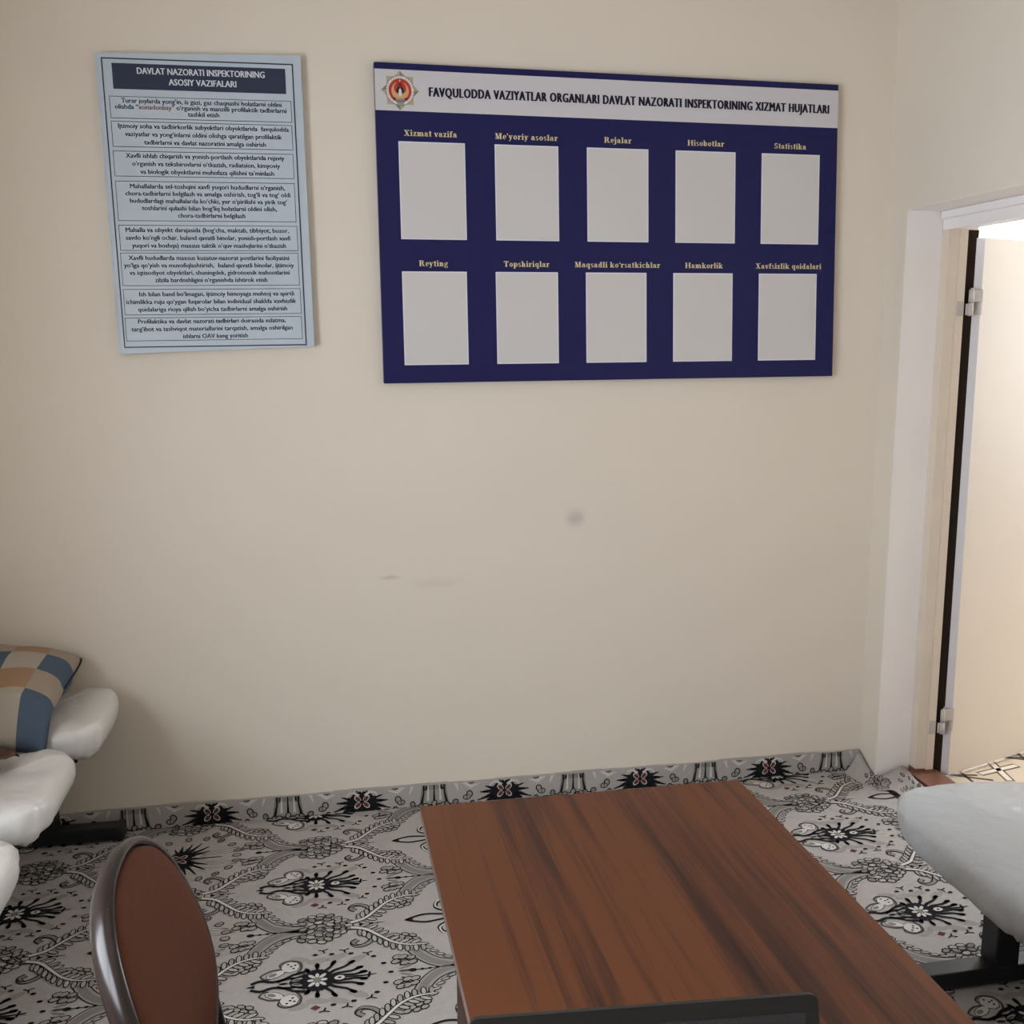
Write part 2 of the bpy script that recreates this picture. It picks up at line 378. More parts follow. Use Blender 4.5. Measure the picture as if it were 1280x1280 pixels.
def motif_A():
    P = Pat()
    for s in (1, -1):
        for (x, y, rx, ry, ro) in ((.0, .085, .03, .012, .2), (.05, .092, .03, .012, .4), (.1, .075, .03, .013, .5), (-.045, .10, .028, .012, -.3)):
            P.ell(x, s * y, rx, ry, 'pale', 1, s * ro)
        # scrolled lobe
        c = spline([(-.055, .034), (-.04, .06), (-.045, .088), (-.075, .098), (-.095, .084), (-.092, .066), (-.115, .062), (-.135, .05), (-.142, .04), (-.13, .026), (-.112, .03)], 3)
        P.stroke([(a, s * b) for a, b in c], [.006] * len(c), 'dark', 2)
        P.ell(-.068, s * .070, .026, .026, 'dark', 2); P.ell(-.068, s * .070, .0235, .0235, 'white', 3)
        P.ell(-.105, s * .044, .028, .015, 'dark', 2, s * .5); P.ell(-.105, s * .044, .0255, .0125, 'white', 3, s * .5); P.ell(-.112, s * .042, .012, .007, 'mid', 4, s * .5)
        for (x, y) in ((-.06, .062), (-.066, .072), (-.074, .082), (-.056, .076)): P.ell(x, s * y, .0042, .0032, 'black', 4, 0, 5)
        # black skeleton
        P.stroke(spline([(-.165, s * .012), (-.14, s * .022), (-.11, s * .012), (-.07, s * .020), (-.03, s * .012), (0, s * .02)], 3), .010, 'black', 5)
        P.stroke([(-.10, s * .008), (-.06, s * .034), (-.03, s * .042)], [.006, .012], 'black', 5)
        P.stroke([(-.06, s * .012), (-.03, s * .03)], .008, 'black', 5)
        P.ell(-.085, s * .0, .012, .004, 'pale', 6); P.ell(-.05, s * .012, .016, .005, 'pale', 6, s * .3)
        rays = [((.115, .038), .7), ((.095, .068), .8), ((.045, .074), 1), ((.0, .068), .9), ((-.027, .05), .8), ((.125, .016), .6)]
        for (ex, ey), wk in rays:
            L = math.hypot(ex, ey); tx, ty = ex / L, ey / L
            j = .004
            P.stroke([(tx * .02, s * ty * .02), (tx * L * .45, s * (ty * L * .45 + j)), (tx * L * .75, s * (ty * L * .75 - j)), (ex, s * ey)], [.011 * wk + .003, .0095, .008, .010], 'black', 5)
            P.ell(ex * .93, s * ey * .93, .012, .0068, 'black', 5, s * math.atan2(ey, ex), 6)
        # ring of spots and little forked sprigs
        for (x, y) in ((.038, .108), (.088, .102), (.146, .078), (.17, .042)): P.ell(x, s * y, .008, .0055, 'black', 5, 0, 6)
        P.ell(-.005, s * .112, .009 if s > 0 else .013, .006 if s > 0 else .010, 'black' if s > 0 else 'red', 5, 0, 4)
        for (x, y) in ((.015, .128), (.07, .12), (.13, .096)):
            P.stroke([(x - .012, s * (y + .004)), (x, s * y), (x + .014, s * (y + .006))], .004, 'black', 5); P.stroke([(x, s * y), (x + .004, s * (y - .012))], .004, 'black', 5)
        # small leaf fan ahead of the tip
        P.ell(.225, s * .016, .02, .005, 'mid', 2, s * .35, 6); P.ell(.222, s * .034, .016, .005, 'dark', 2, s * .6, 6)
    P.stroke([(.0, 0), (.07, .002), (.11, -.002), (.15, 0)], [.008, .006, .006, .003], 'black', 5)
    P.stroke([(.128, -.012), (.133, .012)], .006, 'black', 5)
    P.ell(.186, 0, .008, .0055, 'black', 5, 0, 6); P.ell(.225, 0, .022, .005, 'dark', 2, 0, 6)
    P.stroke([(-.175, 0), (-.155, 0)], [.002, .014], 'black', 5)
    # star
    P.ell(-.045, 0, .026, .026, 'black', 5, 0, 8); P.ell(-.052, .008, .010, .004, 'pale', 6, .3); P.ell(-.052, -.008, .010, .004, 'pale', 6, -.3)
    P.ell(0, 0, .042, .047, 'black', 6, 0, 10)
    for k in range(8):
        a = PI / 4 * k; r = .031 if k % 2 else .026
        P.ell(math.cos(a) * r * .62, math.sin(a) * r * .74, .0125 if k % 2 else .010, .0055, 'white', 7, a, 6)
    P.ell(0, 0, .009, .011, 'mid', 8, 0, 6)
    P.outl(.056, 0, .017, .013, 'white', 7); P.ell(.056, 0, .005, .004, 'black', 9, 0, 6)
    return P
def motif_B():
    P = Pat()
    for s in (1, -1):
        for (ex, ey, wk) in ((.06, .10, 1), (.03, .098, 1.), (.0, .088, 1), (-.02, .07, 1), (.085, .075, .9), (.09, .045, .8)):
            P.stroke([(0, 0), (ex * .55, s * (ey * .55 + .003)), (ex, s * ey)], [.026, .013, .003], 'black', 4)
            P.stroke([(ex * .5, s * (ey * .5 + .014)), (ex * .82, s * (ey * .82 + .012))], [.007, .002], 'white', 4)
        P.stroke(spline([(-.022, s * .010), (-.034, s * .028), (-.030, s * .046), (-.018, s * .052)], 4), [.010, .011, .010, .004], 'white', 7)
        # base scrolls
        c = spline([(-.035, .018), (-.06, .03), (-.085, .05), (-.078, .078), (-.055, .08), (-.05, .064)], 3)
        P.stroke([(a, s * b) for a, b in c], .013, 'black', 4); P.stroke([(a, s * (b + .004)) for a, b in c], .005, 'white', 5)
        c = spline([(-.05, .008), (-.09, .016), (-.12, .02), (-.15, .012), (-.175, 0)], 3)
        P.stroke([(a, s * b) for a, b in c], .008, 'black', 4)
        # long leaves
        for (pts, w) in (([(.03, .02), (.08, .05), (.13, .058), (.18, .05)], .020), ([(.03, .01), (.08, .024), (.14, .03), (.2, .03)], .016)):
            q = [(a, s * b) for a, b in spline(pts, 4)]
            P.stroke(q, [w * .5] * 2 + [w] * (len(q) - 5) + [w * .6, w * .4, w * .1], 'mid', 2); P.stroke(q, [w * .4] * 2 + [w * .7] * (len(q) - 5) + [w * .4, w * .2, .001], 'white', 3)
            P.stroke(q, .003, 'dark', 4)
        # chain of little blossoms round the tip
        for k, a in enumerate((14, 34, 54, 74, 96, 120)):
            a = math.radians(a); x, y = .03 + .15 * math.cos(a), s * .135 * math.sin(a)
            P.outl(x, y, .015, .011, 'pale', 5, a, .0035); P.stroke([(x - .008, y), (x + .008, y)], .003, 'dark', 7)
            if k == 2: P.ell(x, y, .006, .005, 'red', 8, 0, 5)
    P.outl(.175, 0, .015, .012, 'pale', 5, 0, .0035)
    P.stroke([(.02, 0), (.07, 0), (.13, 0)], [.016, .007, .002], 'black', 4)
    P.stroke([(-.18, 0), (-.155, 0)], [.002, .02], 'red', 4)
    P.ell(0, 0, .040, .046, 'black', 6, 0, 10)
    for k in range(4):
        a = PI / 2 * k + PI / 4
        P.ell(math.cos(a) * .017, math.sin(a) * .021, .0145, .0095, 'white', 7, a, 7); P.ell(math.cos(a) * .016, math.sin(a) * .020, .0115, .0072, 'red', 8, a, 7)
    P.ell(0, 0, .007, .009, 'black', 9, 0, 6)
    P.ell(-.045, 0, .012, .008, 'white', 7, 0, 4)
    return P
def node():
    P = Pat(); rnd = random.Random(5)
    # pine-cone cluster of outlined lobes
    for (u, rows) in ((-.075, (.0, .034, .052)), (-.052, (.014, .042, .06)), (-.028, (.0, .028, .05, .066)), (-.004, (.014, .04, .058)), (.018, (.0, .026, .044)), (.036, (.012, .03)), (.05, (0, .014))):
        for v in rows:
            for s in ((1, -1) if v else (1,)):
                P.outl(u + rnd.uniform(-.004, .004), s * v + rnd.uniform(-.003, .003), .0155, .0115, rnd.choice(['mid', 'pale', 'ground', 'mid']), rnd.choice([4, 6]), rnd.uniform(-.8, .8), .0038, 7)
    for v in (-.02, 0, .02):
        for u in (-.02, .01): P.ell(u, v, .006, .004, 'black', 8, 0, 5)
    # dots leading in and out
    P.ell(.088, 0, .011, .008, 'black', 4, 0, 7)
    P.stroke([(.095, 0), (.15, .001)], [.004, .002], 'black', 4); P.ell(.113, 0, .006, .005, 'black', 4, 0, 6); P.ell(.13, 0, .004, .0035, 'black', 4, 0, 5)
    P.ell(-.215, 0, .011, .008, 'black', 4, 0, 7); P.stroke([(-.21, 0), (-.09, 0)], [.003, .002], 'black', 4)
    for u in (-.19, -.17, -.15): P.ell(u, 0, .006, .0045, 'black', 4, 0, 5)
    for s in (1, -1):
        # blossom spray in the fork
        for (u, v) in ((-.255, .045), (-.235, .062), (-.232, .036), (-.215, .055), (-.25, .064), (-.212, .036)):
            P.outl(u, s * v, .0155, .0115, 'pale', 4 if v < .05 else 6, .4, .0036, 7)
        P.stroke([(-.25, s * .05), (-.215, s * .05)], .003, 'black', 8)
        # acanthus leaf from the cluster to the crossing
        bulb = spline([(.05, .014), (.075, .02), (.105, .045), (.112, .075), (.095, .098), (.07, .104), (.058, .088), (.072, .074)], 4)
        P.stroke([(a, s * b) for a, b in bulb], [.014, .026, .040, .048, .046, .040, .032, .018], 'black', 2)
        P.stroke([(a, s * b) for a, b in bulb], [.009, .020, .034, .042, .040, .034, .026, .012], 'mid', 3)
        P.stroke([(a - .006, s * (b - .004)) for a, b in bulb], .004, 'black', 4)
        st = spline([(.055, .012), (.095, .028), (.13, .066), (.165, .104), (.205, .124), (.25, .128)], 5)
        n = len(st)
        for i in range(4, n, 2):
            t = i / n; (x, y) = st[i]; (xa, ya) = st[i - 1]
            L = math.hypot(x - xa, y - ya); nx, ny = -(y - ya) / L, (x - xa) / L
            for q, rr in ((1, .020), (-1, .019)):
                r = rr * (1 - .3 * t)
                if q < 0 and i > n - 4: continue
                P.outl(x + nx * q * r, s * (y + ny * q * r), .0185, .0092, 'ground' if i % 4 else 'pale', 4 + (i % 4) // 2 * 2, s * (.55 + q * 1.0), .0034, 7)
        # second frond of small lobes on the inner side
        for (u, v) in ((.19, .082), (.208, .092), (.228, .098), (.176, .07), (.2, .072), (.22, .08)):
            P.outl(u, s * v, .013, .0095, 'pale', 4, s * .5, .0034, 7)
        P.stroke([(a, s * b) for a, b in st], [.016, .013, .010, .007], 'black', 8); P.stroke([(a, s * b) for a, b in st], [.011, .009, .006, .004], 'white', 9)
        # smooth ribbon arriving at the next cluster
        rb = spline([(.36, .236), (.31, .23), (.265, .21), (.235, .178), (.215, .14)], 6)
        P.stroke([(a, s * b) for a, b in rb], .042, 'black', 1); P.stroke([(a, s * b) for a, b in rb], .035, 'pale', 2)
        P.stroke([(a, s * (b + .002)) for a, b in rb], .021, 'mid', 3)
        # scalloped fringe along the ribbon's outside
        for i in range(8, len(rb) - 1, 3):
            x, y = rb[i]; P.outl(x + .03, s * (y - .018), .015, .007, 'ground', 4, s * .3, .0032, 6)
        P.stroke([(.30, s * .196), (.345, s * .205)], [.003, .001], 'black', 4)
    return P
MA, MB_, ND = motif_A(), motif_B(), node()

def clip(pts, ax, lim, keep_less):
    out = []; n = len(pts)
    for i in range(n):
        a, b = pts[i], pts[(i + 1) % n]
        ia = (a[ax] <= lim) == keep_less or a[ax] == lim; ib = (b[ax] <= lim) == keep_less or b[ax] == lim
        if ia: out.append(a)
        if ia != ib:
            t = (lim - a[ax]) / (b[ax] - a[ax]); out.append(tuple(a[k] + t * (b[k] - a[k]) for k in (0, 1)))
    return out
def weave(bm, items, place, bounds, lay):
    """items: (Pat, du, dv); place maps pattern (u,v)->surface 2D; bounds clip; lay maps (a,b,layer)->xyz"""
    x0, x1, y0, y1 = bounds
    for P, du, dv in items:
        for pts, c, l in P.p:
            q = [place(u + du, v + dv) for u, v in pts]
            xs = [a for a, b in q]; ys = [b for a, b in q]
            if max(xs) <= x0 or min(xs) >= x1 or max(ys) <= y0 or min(ys) >= y1: continue
            if min(xs) < x0: q = clip(q, 0, x0, False)
            if max(xs) > x1 and q: q = clip(q, 0, x1, True)
            if min(ys) < y0 and q: q = clip(q, 1, y0, False)
            if max(ys) > y1 and q: q = clip(q, 1, y1, True)
            if len(q) < 3: continue
            area = sum(q[i][0] * q[(i + 1) % len(q)][1] - q[(i + 1) % len(q)][0] * q[i][1] for i in range(len(q)))
            if abs(area) < 2e-7: continue
            if area < 0: q = q[::-1]
            f = bm.faces.new([bm.verts.new(lay(a, b, l)) for a, b in q]); f.material_index = c
def grid(bm, bounds, nx, ny, lay):
    x0, x1, y0, y1 = bounds
    g = [[bm.verts.new(lay(x0 + (x1 - x0) * i / nx, y0 + (y1 - y0) * j / ny)) for j in range(ny + 1)] for i in range(nx + 1)]
    for i in range(nx):
        for j in range(ny): bm.faces.new((g[i][j], g[i + 1][j], g[i + 1][j + 1], g[i][j + 1]))
PU, PV = .42, .4755
items = []
for k in range(-4, 6):
    for m in range(-1, 12):
        off = 0 if k % 2 == 0 else .236
        u = PU * k; v = -m * PV + off
        items.append(((MA if k % 2 == 0 else MB_), u, v)); items.append((ND, u + .037, v + PV / 2))
carpet = thing('carpet', 'pale grey carpet with black palmettes and scrolls covering the whole room floor', 'carpet', (.3, -2.5, 0))
CB = (XL + .002, XR - .002, YB + .002, -.002)
bm = bmesh.new()
box(bm, CB[0], CB[1], CB[2], CB[3], -.0115, 0)
weave(bm, items, lambda u, v: (-.037 + u, -.485 + v), CB, lambda a, b, l: (a, b, .0003 + .00025 * l))
mesh_obj('pile', bm, [M[k] for k in COL], carpet)
# the edge of the carpet turned up against the back wall, its pattern running the other way
SV = .4985
def fan():
    P = Pat()
    P.poly([(-.10, -.038), (-.005, -.052), (-.005, .052), (-.10, .038)], 'mid', 1); P.poly([(-.10, -.026), (-.01, -.036), (-.01, .036), (-.10, .026)], 'pale', 2)
    for v in (-.044, 0, .044): P.stroke([(-.10, v * .85), (-.05, v * .82), (-.012, v)], [.004, .005, .009], 'black', 4)
    for v in (-.022, .022): P.stroke([(-.09, v * .9), (-.02, v)], [.002, .009], 'white', 4)
    for k in range(11):
        v = -.075 + .015 * k
        P.outl(-.012 + .016 * abs(math.sin(k * 1.9)), v, .0125, .0105, 'pale' if k % 2 else 'mid', 5 + 2 * (k % 2), .5 * k, .0036, 7)
        P.stroke([(.004 + .006 * (k % 3), v - .007), (.012 + .004 * (k % 2), v + .006)], .0035, 'black', 9)
    for s in (1, -1):
        P.outl(-.034, s * .125, .014, .012, 'pale', 4, .3, .004); P.outl(.0, s * .135, .011, .010, 'mid', 4, .3, .004)
        P.stroke([(-.085, s * .10), (-.06, s * .13), (-.07, s * .16)], [.016, .012, .003], 'white', 3); P.stroke([(-.08, s * .075), (-.05, s * .085)], [.012, .003], 'white', 3)
    return P
FAN = fan()
si = []
for k in range(-1, 2):
    for m in range(-4, 5):
        off = 0 if k % 2 == 0 else SV / 2
        si.append(((MB_ if k % 2 == 0 else MA), PU * k, m * SV + off)); si.append((FAN if k == 0 else ND, PU * k + .037, m * SV + off + SV / 2))
def striptop(x): return .079 + .002 * math.sin(x * 9) + .0015 * math.sin(x * 23)
bm = bmesh.new()
box(bm, XL + .002, XR - .002, -.012, -.002, .0005, .076)
for i in range(60):   # uneven frayed top edge
    xa = XL + .002 + (XR - XL - .004) * i / 60; xb = XL + .002 + (XR - XL - .004) * (i + 1) / 60
    box(bm, xa, xb, -.0115, -.0022, .0755, striptop(xa))
weave(bm, si, lambda u, v: (.121 + v * 1.0, .036 - u), (XL + .002, XR - .002, .001, .076), lambda a, b, l: (a, -.0123 - .00025 * l, b))
mesh_obj('turned_up_edge', bm, [M[k] for k in COL], carpet)
# the loose edge lifting at the pier, the reveal and the threshold
bm = bmesh.new()
edge = [(XR - .006, -.012, .079), (XR - .007, -.05, .06), (XR - .008, -.10, .035), (XR - .004, -.136, .026), (XR + .03, -.136, .030), (2.06, -.130, .044), (2.085, -.126, .052), (2.098, -.15, .044), (2.09, -.22, .036), (2.085, -.34, .034), (2.085, -.6, .034), (2.085, -1.0, .034)]
base = [(XR - .075, -.035, .002), (XR - .07, -.08, .002), (XR - .06, -.13, .002), (XR - .03, -.2, .002), (XR + .0, -.21, .004), (2.0, -.22, .006), (2.0, -.25, .008), (2.0, -.28, .008), (1.995, -.34, .008), (1.99, -.44, .006), (1.985, -.64, .004), (1.985, -1.0, .004)]
rows = []
for e, b in zip(smoothpath(edge, 4), smoothpath(base, 4)):
    rows.append([Vector(b) * (1 - t) + Vector(e) * t + Vector((0, 0, -.012 * math.sin(PI * t))) for t in (0, .25, .5, .75, 1)])
vr = [[bm.verts.new(p) for p in r] for r in rows]
lo = [bm.verts.new(r[-1] + Vector((0, 0, -.008))) for r in rows]
for i in range(len(vr) - 1):
    for j in range(4):
        f = bm.faces.new((vr[i][j], vr[i + 1][j], vr[i + 1][j + 1], vr[i][j + 1])); f.smooth = True
    bm.faces.new((vr[i][4], vr[i + 1][4], lo[i + 1], lo[i])).material_index = CI['dark']
# motif continued on the lifted flap
rnd = random.Random(3)
def flap(i, t): 
    i0 = min(int(i), len(rows) - 2); f = i - i0
    def at(r): 
        k = min(int(t * 4), 3); g = t * 4 - k; return r[k] * (1 - g) + r[k + 1] * g
    return at(rows[i0]) * (1 - f) + at(rows[i0 + 1]) * f
for n in range(70):
    i = 14 + rnd.gauss(0, 2.2) if n < 46 else rnd.uniform(24, 40); t = rnd.uniform(.25, .95)
    i = max(1, min(i, len(rows) - 2)); p = flap(i, t); a = (flap(i + .1, t) - p).normalized(); b = (flap(i, min(t + .05, 1)) - flap(i, t - .05)).normalized(); nn = a.cross(b)
    if nn.z < 0: nn = -nn
    for rr, c, z in ((.011, 'black', .0008), (.0075, rnd.choice(['mid', 'pale']), .0012)):
        f = bm.faces.new([bm.verts.new(p + a * rr * math.cos(k * PI / 3) + b * rr * .8 * math.sin(k * PI / 3) + nn * z) for k in range(6)]); f.material_index = CI[c]
mesh_obj('lifted_edge', bm, [M[k] for k in COL], carpet)

# ------------------------------------------------------------------ lettering and flat print on the two boards
class Quad:
    def __init__(s, tl, tr, bl, br, y): s.q = (tl, tr, bl, br); s.y = y
    def __call__(s, u, v, d=0):
        a, b, c, e = s.q
        x = (a[0] * (1 - u) + b[0] * u) * (1 - v) + (c[0] * (1 - u) + e[0] * u) * v
        z = (a[1] * (1 - u) + b[1] * u) * (1 - v) + (c[1] * (1 - u) + e[1] * u) * v
        return (x, s.y - d, z)
def text_verts(s, offset=0.0, space=1.0):
    cu = bpy.data.curves.new('t', 'FONT'); cu.body = s; cu.size = 1;  cu.resolution_u = 2; cu.fill_mode = 'FRONT'; cu.space_character = space
    ob = bpy.data.objects.new('t', cu); C.objects.link(ob)
    dg = bpy.context.evaluated_depsgraph_get(); me = ob.evaluated_get(dg).to_mesh()
    v = [(p.co.x, p.co.y) for p in me.vertices]; f = [tuple(p.vertices) for p in me.polygons]
    ob.evaluated_get(dg).to_mesh_clear()
    bpy.data.objects.remove(ob); bpy.data.curves.remove(cu)
    return v, f
def put(bm, Q, v, f, u0, u1, v0, v1, d, mi=0, box_=None, shift=0, skew=0, step=0):
    xs = [a for a, b in v]; ys = [b for a, b in v]
    x0, x1, y0, y1 = box_ or (min(xs), max(xs), min(ys), max(ys))
    vv = []; lift = {}
    if step:
        for n_, k in enumerate(f):
            for i in k: lift[i] = step * (n_ % 40)
    for q_, (a, b) in enumerate(v):
        u = u0 + (u1 - u0) * (a - x0) / (x1 - x0) + shift
        vv.append(bm.verts.new(Q(u, v1 - (v1 - v0) * (b - y0) / (y1 - y0) + skew * u, d + lift.get(q_, 0))))
    for k in f:
        try: g = bm.faces.new([vv[i] for i in k]); g.material_index = mi
        except ValueError: pass
def rect(bm, Q, u0, u1, v0, v1, d, mi=0, skew=0):
    f = bm.faces.new([bm.verts.new(Q(a, b + skew * a, d)) for a, b in ((u0, v1), (u1, v1), (u1, v0), (u0, v0))]); f.material_index = mi
def slab(bm, Q, u0, u1, v0, v1, d0, d1, mi=0, bev=0):
    a = [bm.verts.new(Q(u, v, d0)) for u, v in ((u0, v1), (u1, v1), (u1, v0), (u0, v0))]
    b = [bm.verts.new(Q(u, v, d1)) for u, v in ((u0, v1), (u1, v1), (u1, v0), (u0, v0))]
    fs = [bm.faces.new(b), bm.faces.new(a[::-1])] + [bm.faces.new((a[i], a[(i + 1) % 4], b[(i + 1) % 4], b[i])) for i in range(4)]
    for f in fs: f.material_index = mi
    bmesh.ops.recalc_face_normals(bm, faces=fs)
    if bev: bmesh.ops.bevel(bm, geom=list(set(e for f in fs for e in f.edges)), offset=bev, segments=2, affect='EDGES')

# hand-drawn bold serif alphabet (thick stems, thin bars, slab serifs), units of cap height 1
def serif_font():
    G = {}
    def new(): return []
    TH, TN, SF = .20, .07, .07
    def bar(g, x0, x1, y0, y1): g.append([(x0, y0), (x1, y0), (x1, y1), (x0, y1)])
    def stem(g, x, y0, y1, bot=True, top='l', w=TH):
        bar(g, x - w / 2, x + w / 2, y0, y1)
        if bot: bar(g, x - w / 2 - .08, x + w / 2 + .08, y0, y0 + SF)
        if top == 'both': bar(g, x - w / 2 - .08, x + w / 2 + .08, y1 - SF, y1)
        elif top == 'l': bar(g, x - w / 2 - .09, x, y1 - SF, y1)
    def line(g, x0, y0, x1, y1, w): # slanted stroke, horizontal width w
        g.append([(x0 - w / 2, y0), (x0 + w / 2, y0), (x1 + w / 2, y1), (x1 - w / 2, y1)])
    def arc(g, cx, cy, rx, ry, a0, a1, wx=TH, wy=TN, n=12):
        pr = None
        for i in range(n + 1):
            t = math.radians(a0 + (a1 - a0) * i / n); c, s = math.cos(t), math.sin(t)
            o = (cx + rx * c, cy + ry * s); q = (cx + (rx - wx) * c, cy + (ry - wy) * s)
            if pr: g.append([pr[0], o, q, pr[1]] if a1 > a0 else [pr[1], q, o, pr[0]])
            pr = (o, q)
    def dot(g, x, y, r=.11): g.append([(x + r * math.cos(k * PI / 4), y + r * math.sin(k * PI / 4)) for k in range(8)])
    X = .68 # x height
    def put_(ch, w, fn): g = []; fn(g); G[ch] = (g, w)
    put_('i', .36, lambda g: (stem(g, .18, 0, X), dot(g, .17, .92)))
    put_('j', .36, lambda g: (stem(g, .18, -.12, X, False), arc(g, .02, -.12, .26, .16, 0, -140, .18), dot(g, .17, .92)))
    put_('l', .36, lambda g: stem(g, .18, 0, 1))
    def n_(g, x=0): stem(g, .18 + x, 0, X); arc(g, .34 + x, .42, .24, .26, 0, 150); bar(g, .38 + x, .58 + x, 0, .42); bar(g, .31 + x, .65 + x, 0, SF)
    put_('n', .70, n_)
    put_('m', 1.05, lambda g: (n_(g), arc(g, .70, .42, .24, .26, 0, 150), bar(g, .74, .94, 0, .42), bar(g, .67, 1.01, 0, SF)))
    put_('h', .70, lambda g: (stem(g, .18, 0, 1), arc(g, .34, .42, .24, .26, 0, 150), bar(g, .38, .58, 0, .42), bar(g, .31, .65, 0, SF)))
    put_('r', .52, lambda g: (stem(g, .18, 0, X), arc(g, .38, .46, .2, .22, 60, 160, .14, .1), dot(g, .42, .58, .09)))
    def bowl(g, cx): arc(g, cx, .34, .26, .35, 0, 360, .17, .06, 18)
    put_('o', .62, lambda g: bowl(g, .31))
    put_('d', .68, lambda g: (bowl(g, .30), stem(g, .48, 0, 1, True)))
    put_('b', .68, lambda g: (stem(g, .16, 0, 1, False), bowl(g, .38)))
    put_('q', .68, lambda g: (bowl(g, .30), stem(g, .48, -.3, X, True, None)))
    put_('p', .68, lambda g: (stem(g, .16, -.3, X), bowl(g, .38)))
    put_('g', .62, lambda g: (arc(g, .28, .45, .23, .24, 0, 360, .15, .06, 16), bar(g, .40, .6, .60, .68), arc(g, .29, -.1, .27, .18, 0, 360, .12, .07, 16), arc(g, .2, .12, .16, .1, 90, 270, .1, .06)))
    put_('a', .62, lambda g: (arc(g, .28, .46, .22, .23, 0, 160, .17, .07), bar(g, .31, .5, .06, .46), arc(g, .26, .19, .24, .2, 60, 330, .16, .06), bar(g, .45, .62, 0, .07), dot(g, .13, .5, .085)))
    put_('e', .55, lambda g: (arc(g, .29, .34, .26, .35, 0, 310, .17, .06, 16), bar(g, .12, .54, .33, .40)))
    put_('c', .55, lambda g: (arc(g, .29, .34, .26, .35, 40, 320, .17, .06, 16), dot(g, .45, .52, .08)))
    put_('s', .48, lambda g: (arc(g, .24, .50, .2, .19, 30, 270, .13, .08), arc(g, .23, .18, .21, .19, -150, 90, .13, .08)))
    put_('t', .44, lambda g: (bar(g, .12, .31, .06, .9), bar(g, .02, .42, X - .08, X), arc(g, .28, .13, .16, .14, 180, 330, .12, .08)))
    put_('f', .44, lambda g: (stem(g, .18, 0, .84, True, None), bar(g, .02, .38, X - .08, X), arc(g, .30, .80, .22, .21, 40, 180, .18, .08), dot(g, .40, .9, .08)))
    put_('k', .72, lambda g: (stem(g, .18, 0, 1), line(g, .28, .3, .54, X - .02, .09), line(g, .58, 0, .34, .40, .2), bar(g, .42, .74, 0, SF), bar(g, .40, .68, X - SF, X)))
    put_('v', .62, lambda g: (line(g, .30, 0, .13, X, .2), line(g, .33, 0, .50, X, .08), bar(g, .0, .3, X - SF, X), bar(g, .38, .62, X - SF, X)))
    put_('y', .62, lambda g: (line(g, .31, 0, .13, X, .2), line(g, .20, -.26, .50, X, .08), bar(g, .0, .3, X - SF, X), bar(g, .38, .62, X - SF, X), dot(g, .14, -.22, .09)))
    put_('z', .56, lambda g: (bar(g, .04, .52, X - .08, X), bar(g, .04, .52, 0, .08), line(g, .16, .04, .40, X - .04, .2), bar(g, .04, .1, .5, X), bar(g, .46, .52, 0, .2)))
    put_('M', 1.1, lambda g: (stem(g, .86, 0, 1, True, 'both', .22), bar(g, .16, .22, 0, 1), bar(g, .05, .33, 0, SF), bar(g, .05, .3, 1 - SF, 1), line(g, .50, 0, .25, 1, .22), line(g, .52, 0, .78, 1, .08)))
    put_('X', .92, lambda g: (line(g, .70, 0, .22, 1, .24), line(g, .18, 0, .72, 1, .09), bar(g, .02, .36, 0, SF), bar(g, .52, .9, 0, SF), bar(g, .04, .42, 1 - SF, 1), bar(g, .56, .88, 1 - SF, 1)))
    put_('R', .92, lambda g: (stem(g, .2, 0, 1, True, 'both', .22), arc(g, .40, .75, .32, .25, -90, 90, .2, .07), bar(g, .2, .42, .93, 1), bar(g, .2, .42, .5, .57), line(g, .72, 0, .48, .52, .22), bar(g, .62, .92, 0, SF)))
    put_('H', .98, lambda g: (stem(g, .2, 0, 1, True, 'both', .22), stem(g, .76, 0, 1, True, 'both', .22), bar(g, .2, .76, .47, .54)))
    put_('S', .68, lambda g: (arc(g, .33, .74, .27, .26, 20, 270, .17, .08), arc(g, .33, .27, .29, .28, -160, 90, .17, .08), bar(g, .52, .58, .7, 1), bar(g, .06, .12, 0, .3)))
    put_('T', .82, lambda g: (stem(g, .41, 0, 1, True, None, .22), bar(g, .04, .78, .92, 1), bar(g, .04, .10, .72, 1), bar(g, .72, .78, .72, 1)))
    put_("'", .24, lambda g: (dot(g, .12, .9, .1), line(g, .08, .66, .17, .9, .07)))
    put_("`", .24, lambda g: (dot(g, .12, .76, .1), line(g, .08, .76, .17, 1.0, .07)))
    put_(' ', .3, lambda g: None)
    return G
SER = serif_font()
def serif_text(s):
    x = 0; v = []; f = []
    for ch in s:
        g, w = SER[ch]
        for p in g:
            f.append(tuple(range(len(v), len(v) + len(p)))); v += [(a + x, b) for a, b in p]
        x += w + .05
    return v, f, x - .05

# ------------------------------------------------------------------ big navy stand
BF = .030
BQ = Quad((.2173, 2.446), (1.7605, 2.442), (.2272, 1.4651), (1.7877, 1.4759), 0)
board = thing('information_board', 'wide navy information stand with white header and ten paper pockets on the back wall', 'notice board', (1.0, -.015, 1.96))
bm = bmesh.new(); slab(bm, BQ, 0, 1, 0, 1, .001, BF, 0, .0015)
mesh_obj('panel', bm, M['navy'], board)
bm = bmesh.new(); rect(bm, BQ, .0006, .9994, .0203, .1438, BF + .0006)
mesh_obj('header_band', bm, M['header'], board)
TITLE = 'FAVQULODDA VAZIYATLAR ORGANLARI DAVLAT NAZORATI INSPEKTORINING XIZMAT HUJATLARI'
words = TITLE.split(' ')
v, f = text_verts(TITLE, .003, 1.15)
bm = bmesh.new()
for k, sh in enumerate((-.0012, -.0008, -.0004, 0, .0004, .0008, .0012)):
    put(bm, BQ, v, f, .1095, .9775, .0690, .1064, BF + .0012 + .00010 * k, 0, None, sh)
mesh_obj('header_lettering', bm, M['navy_text'], board)
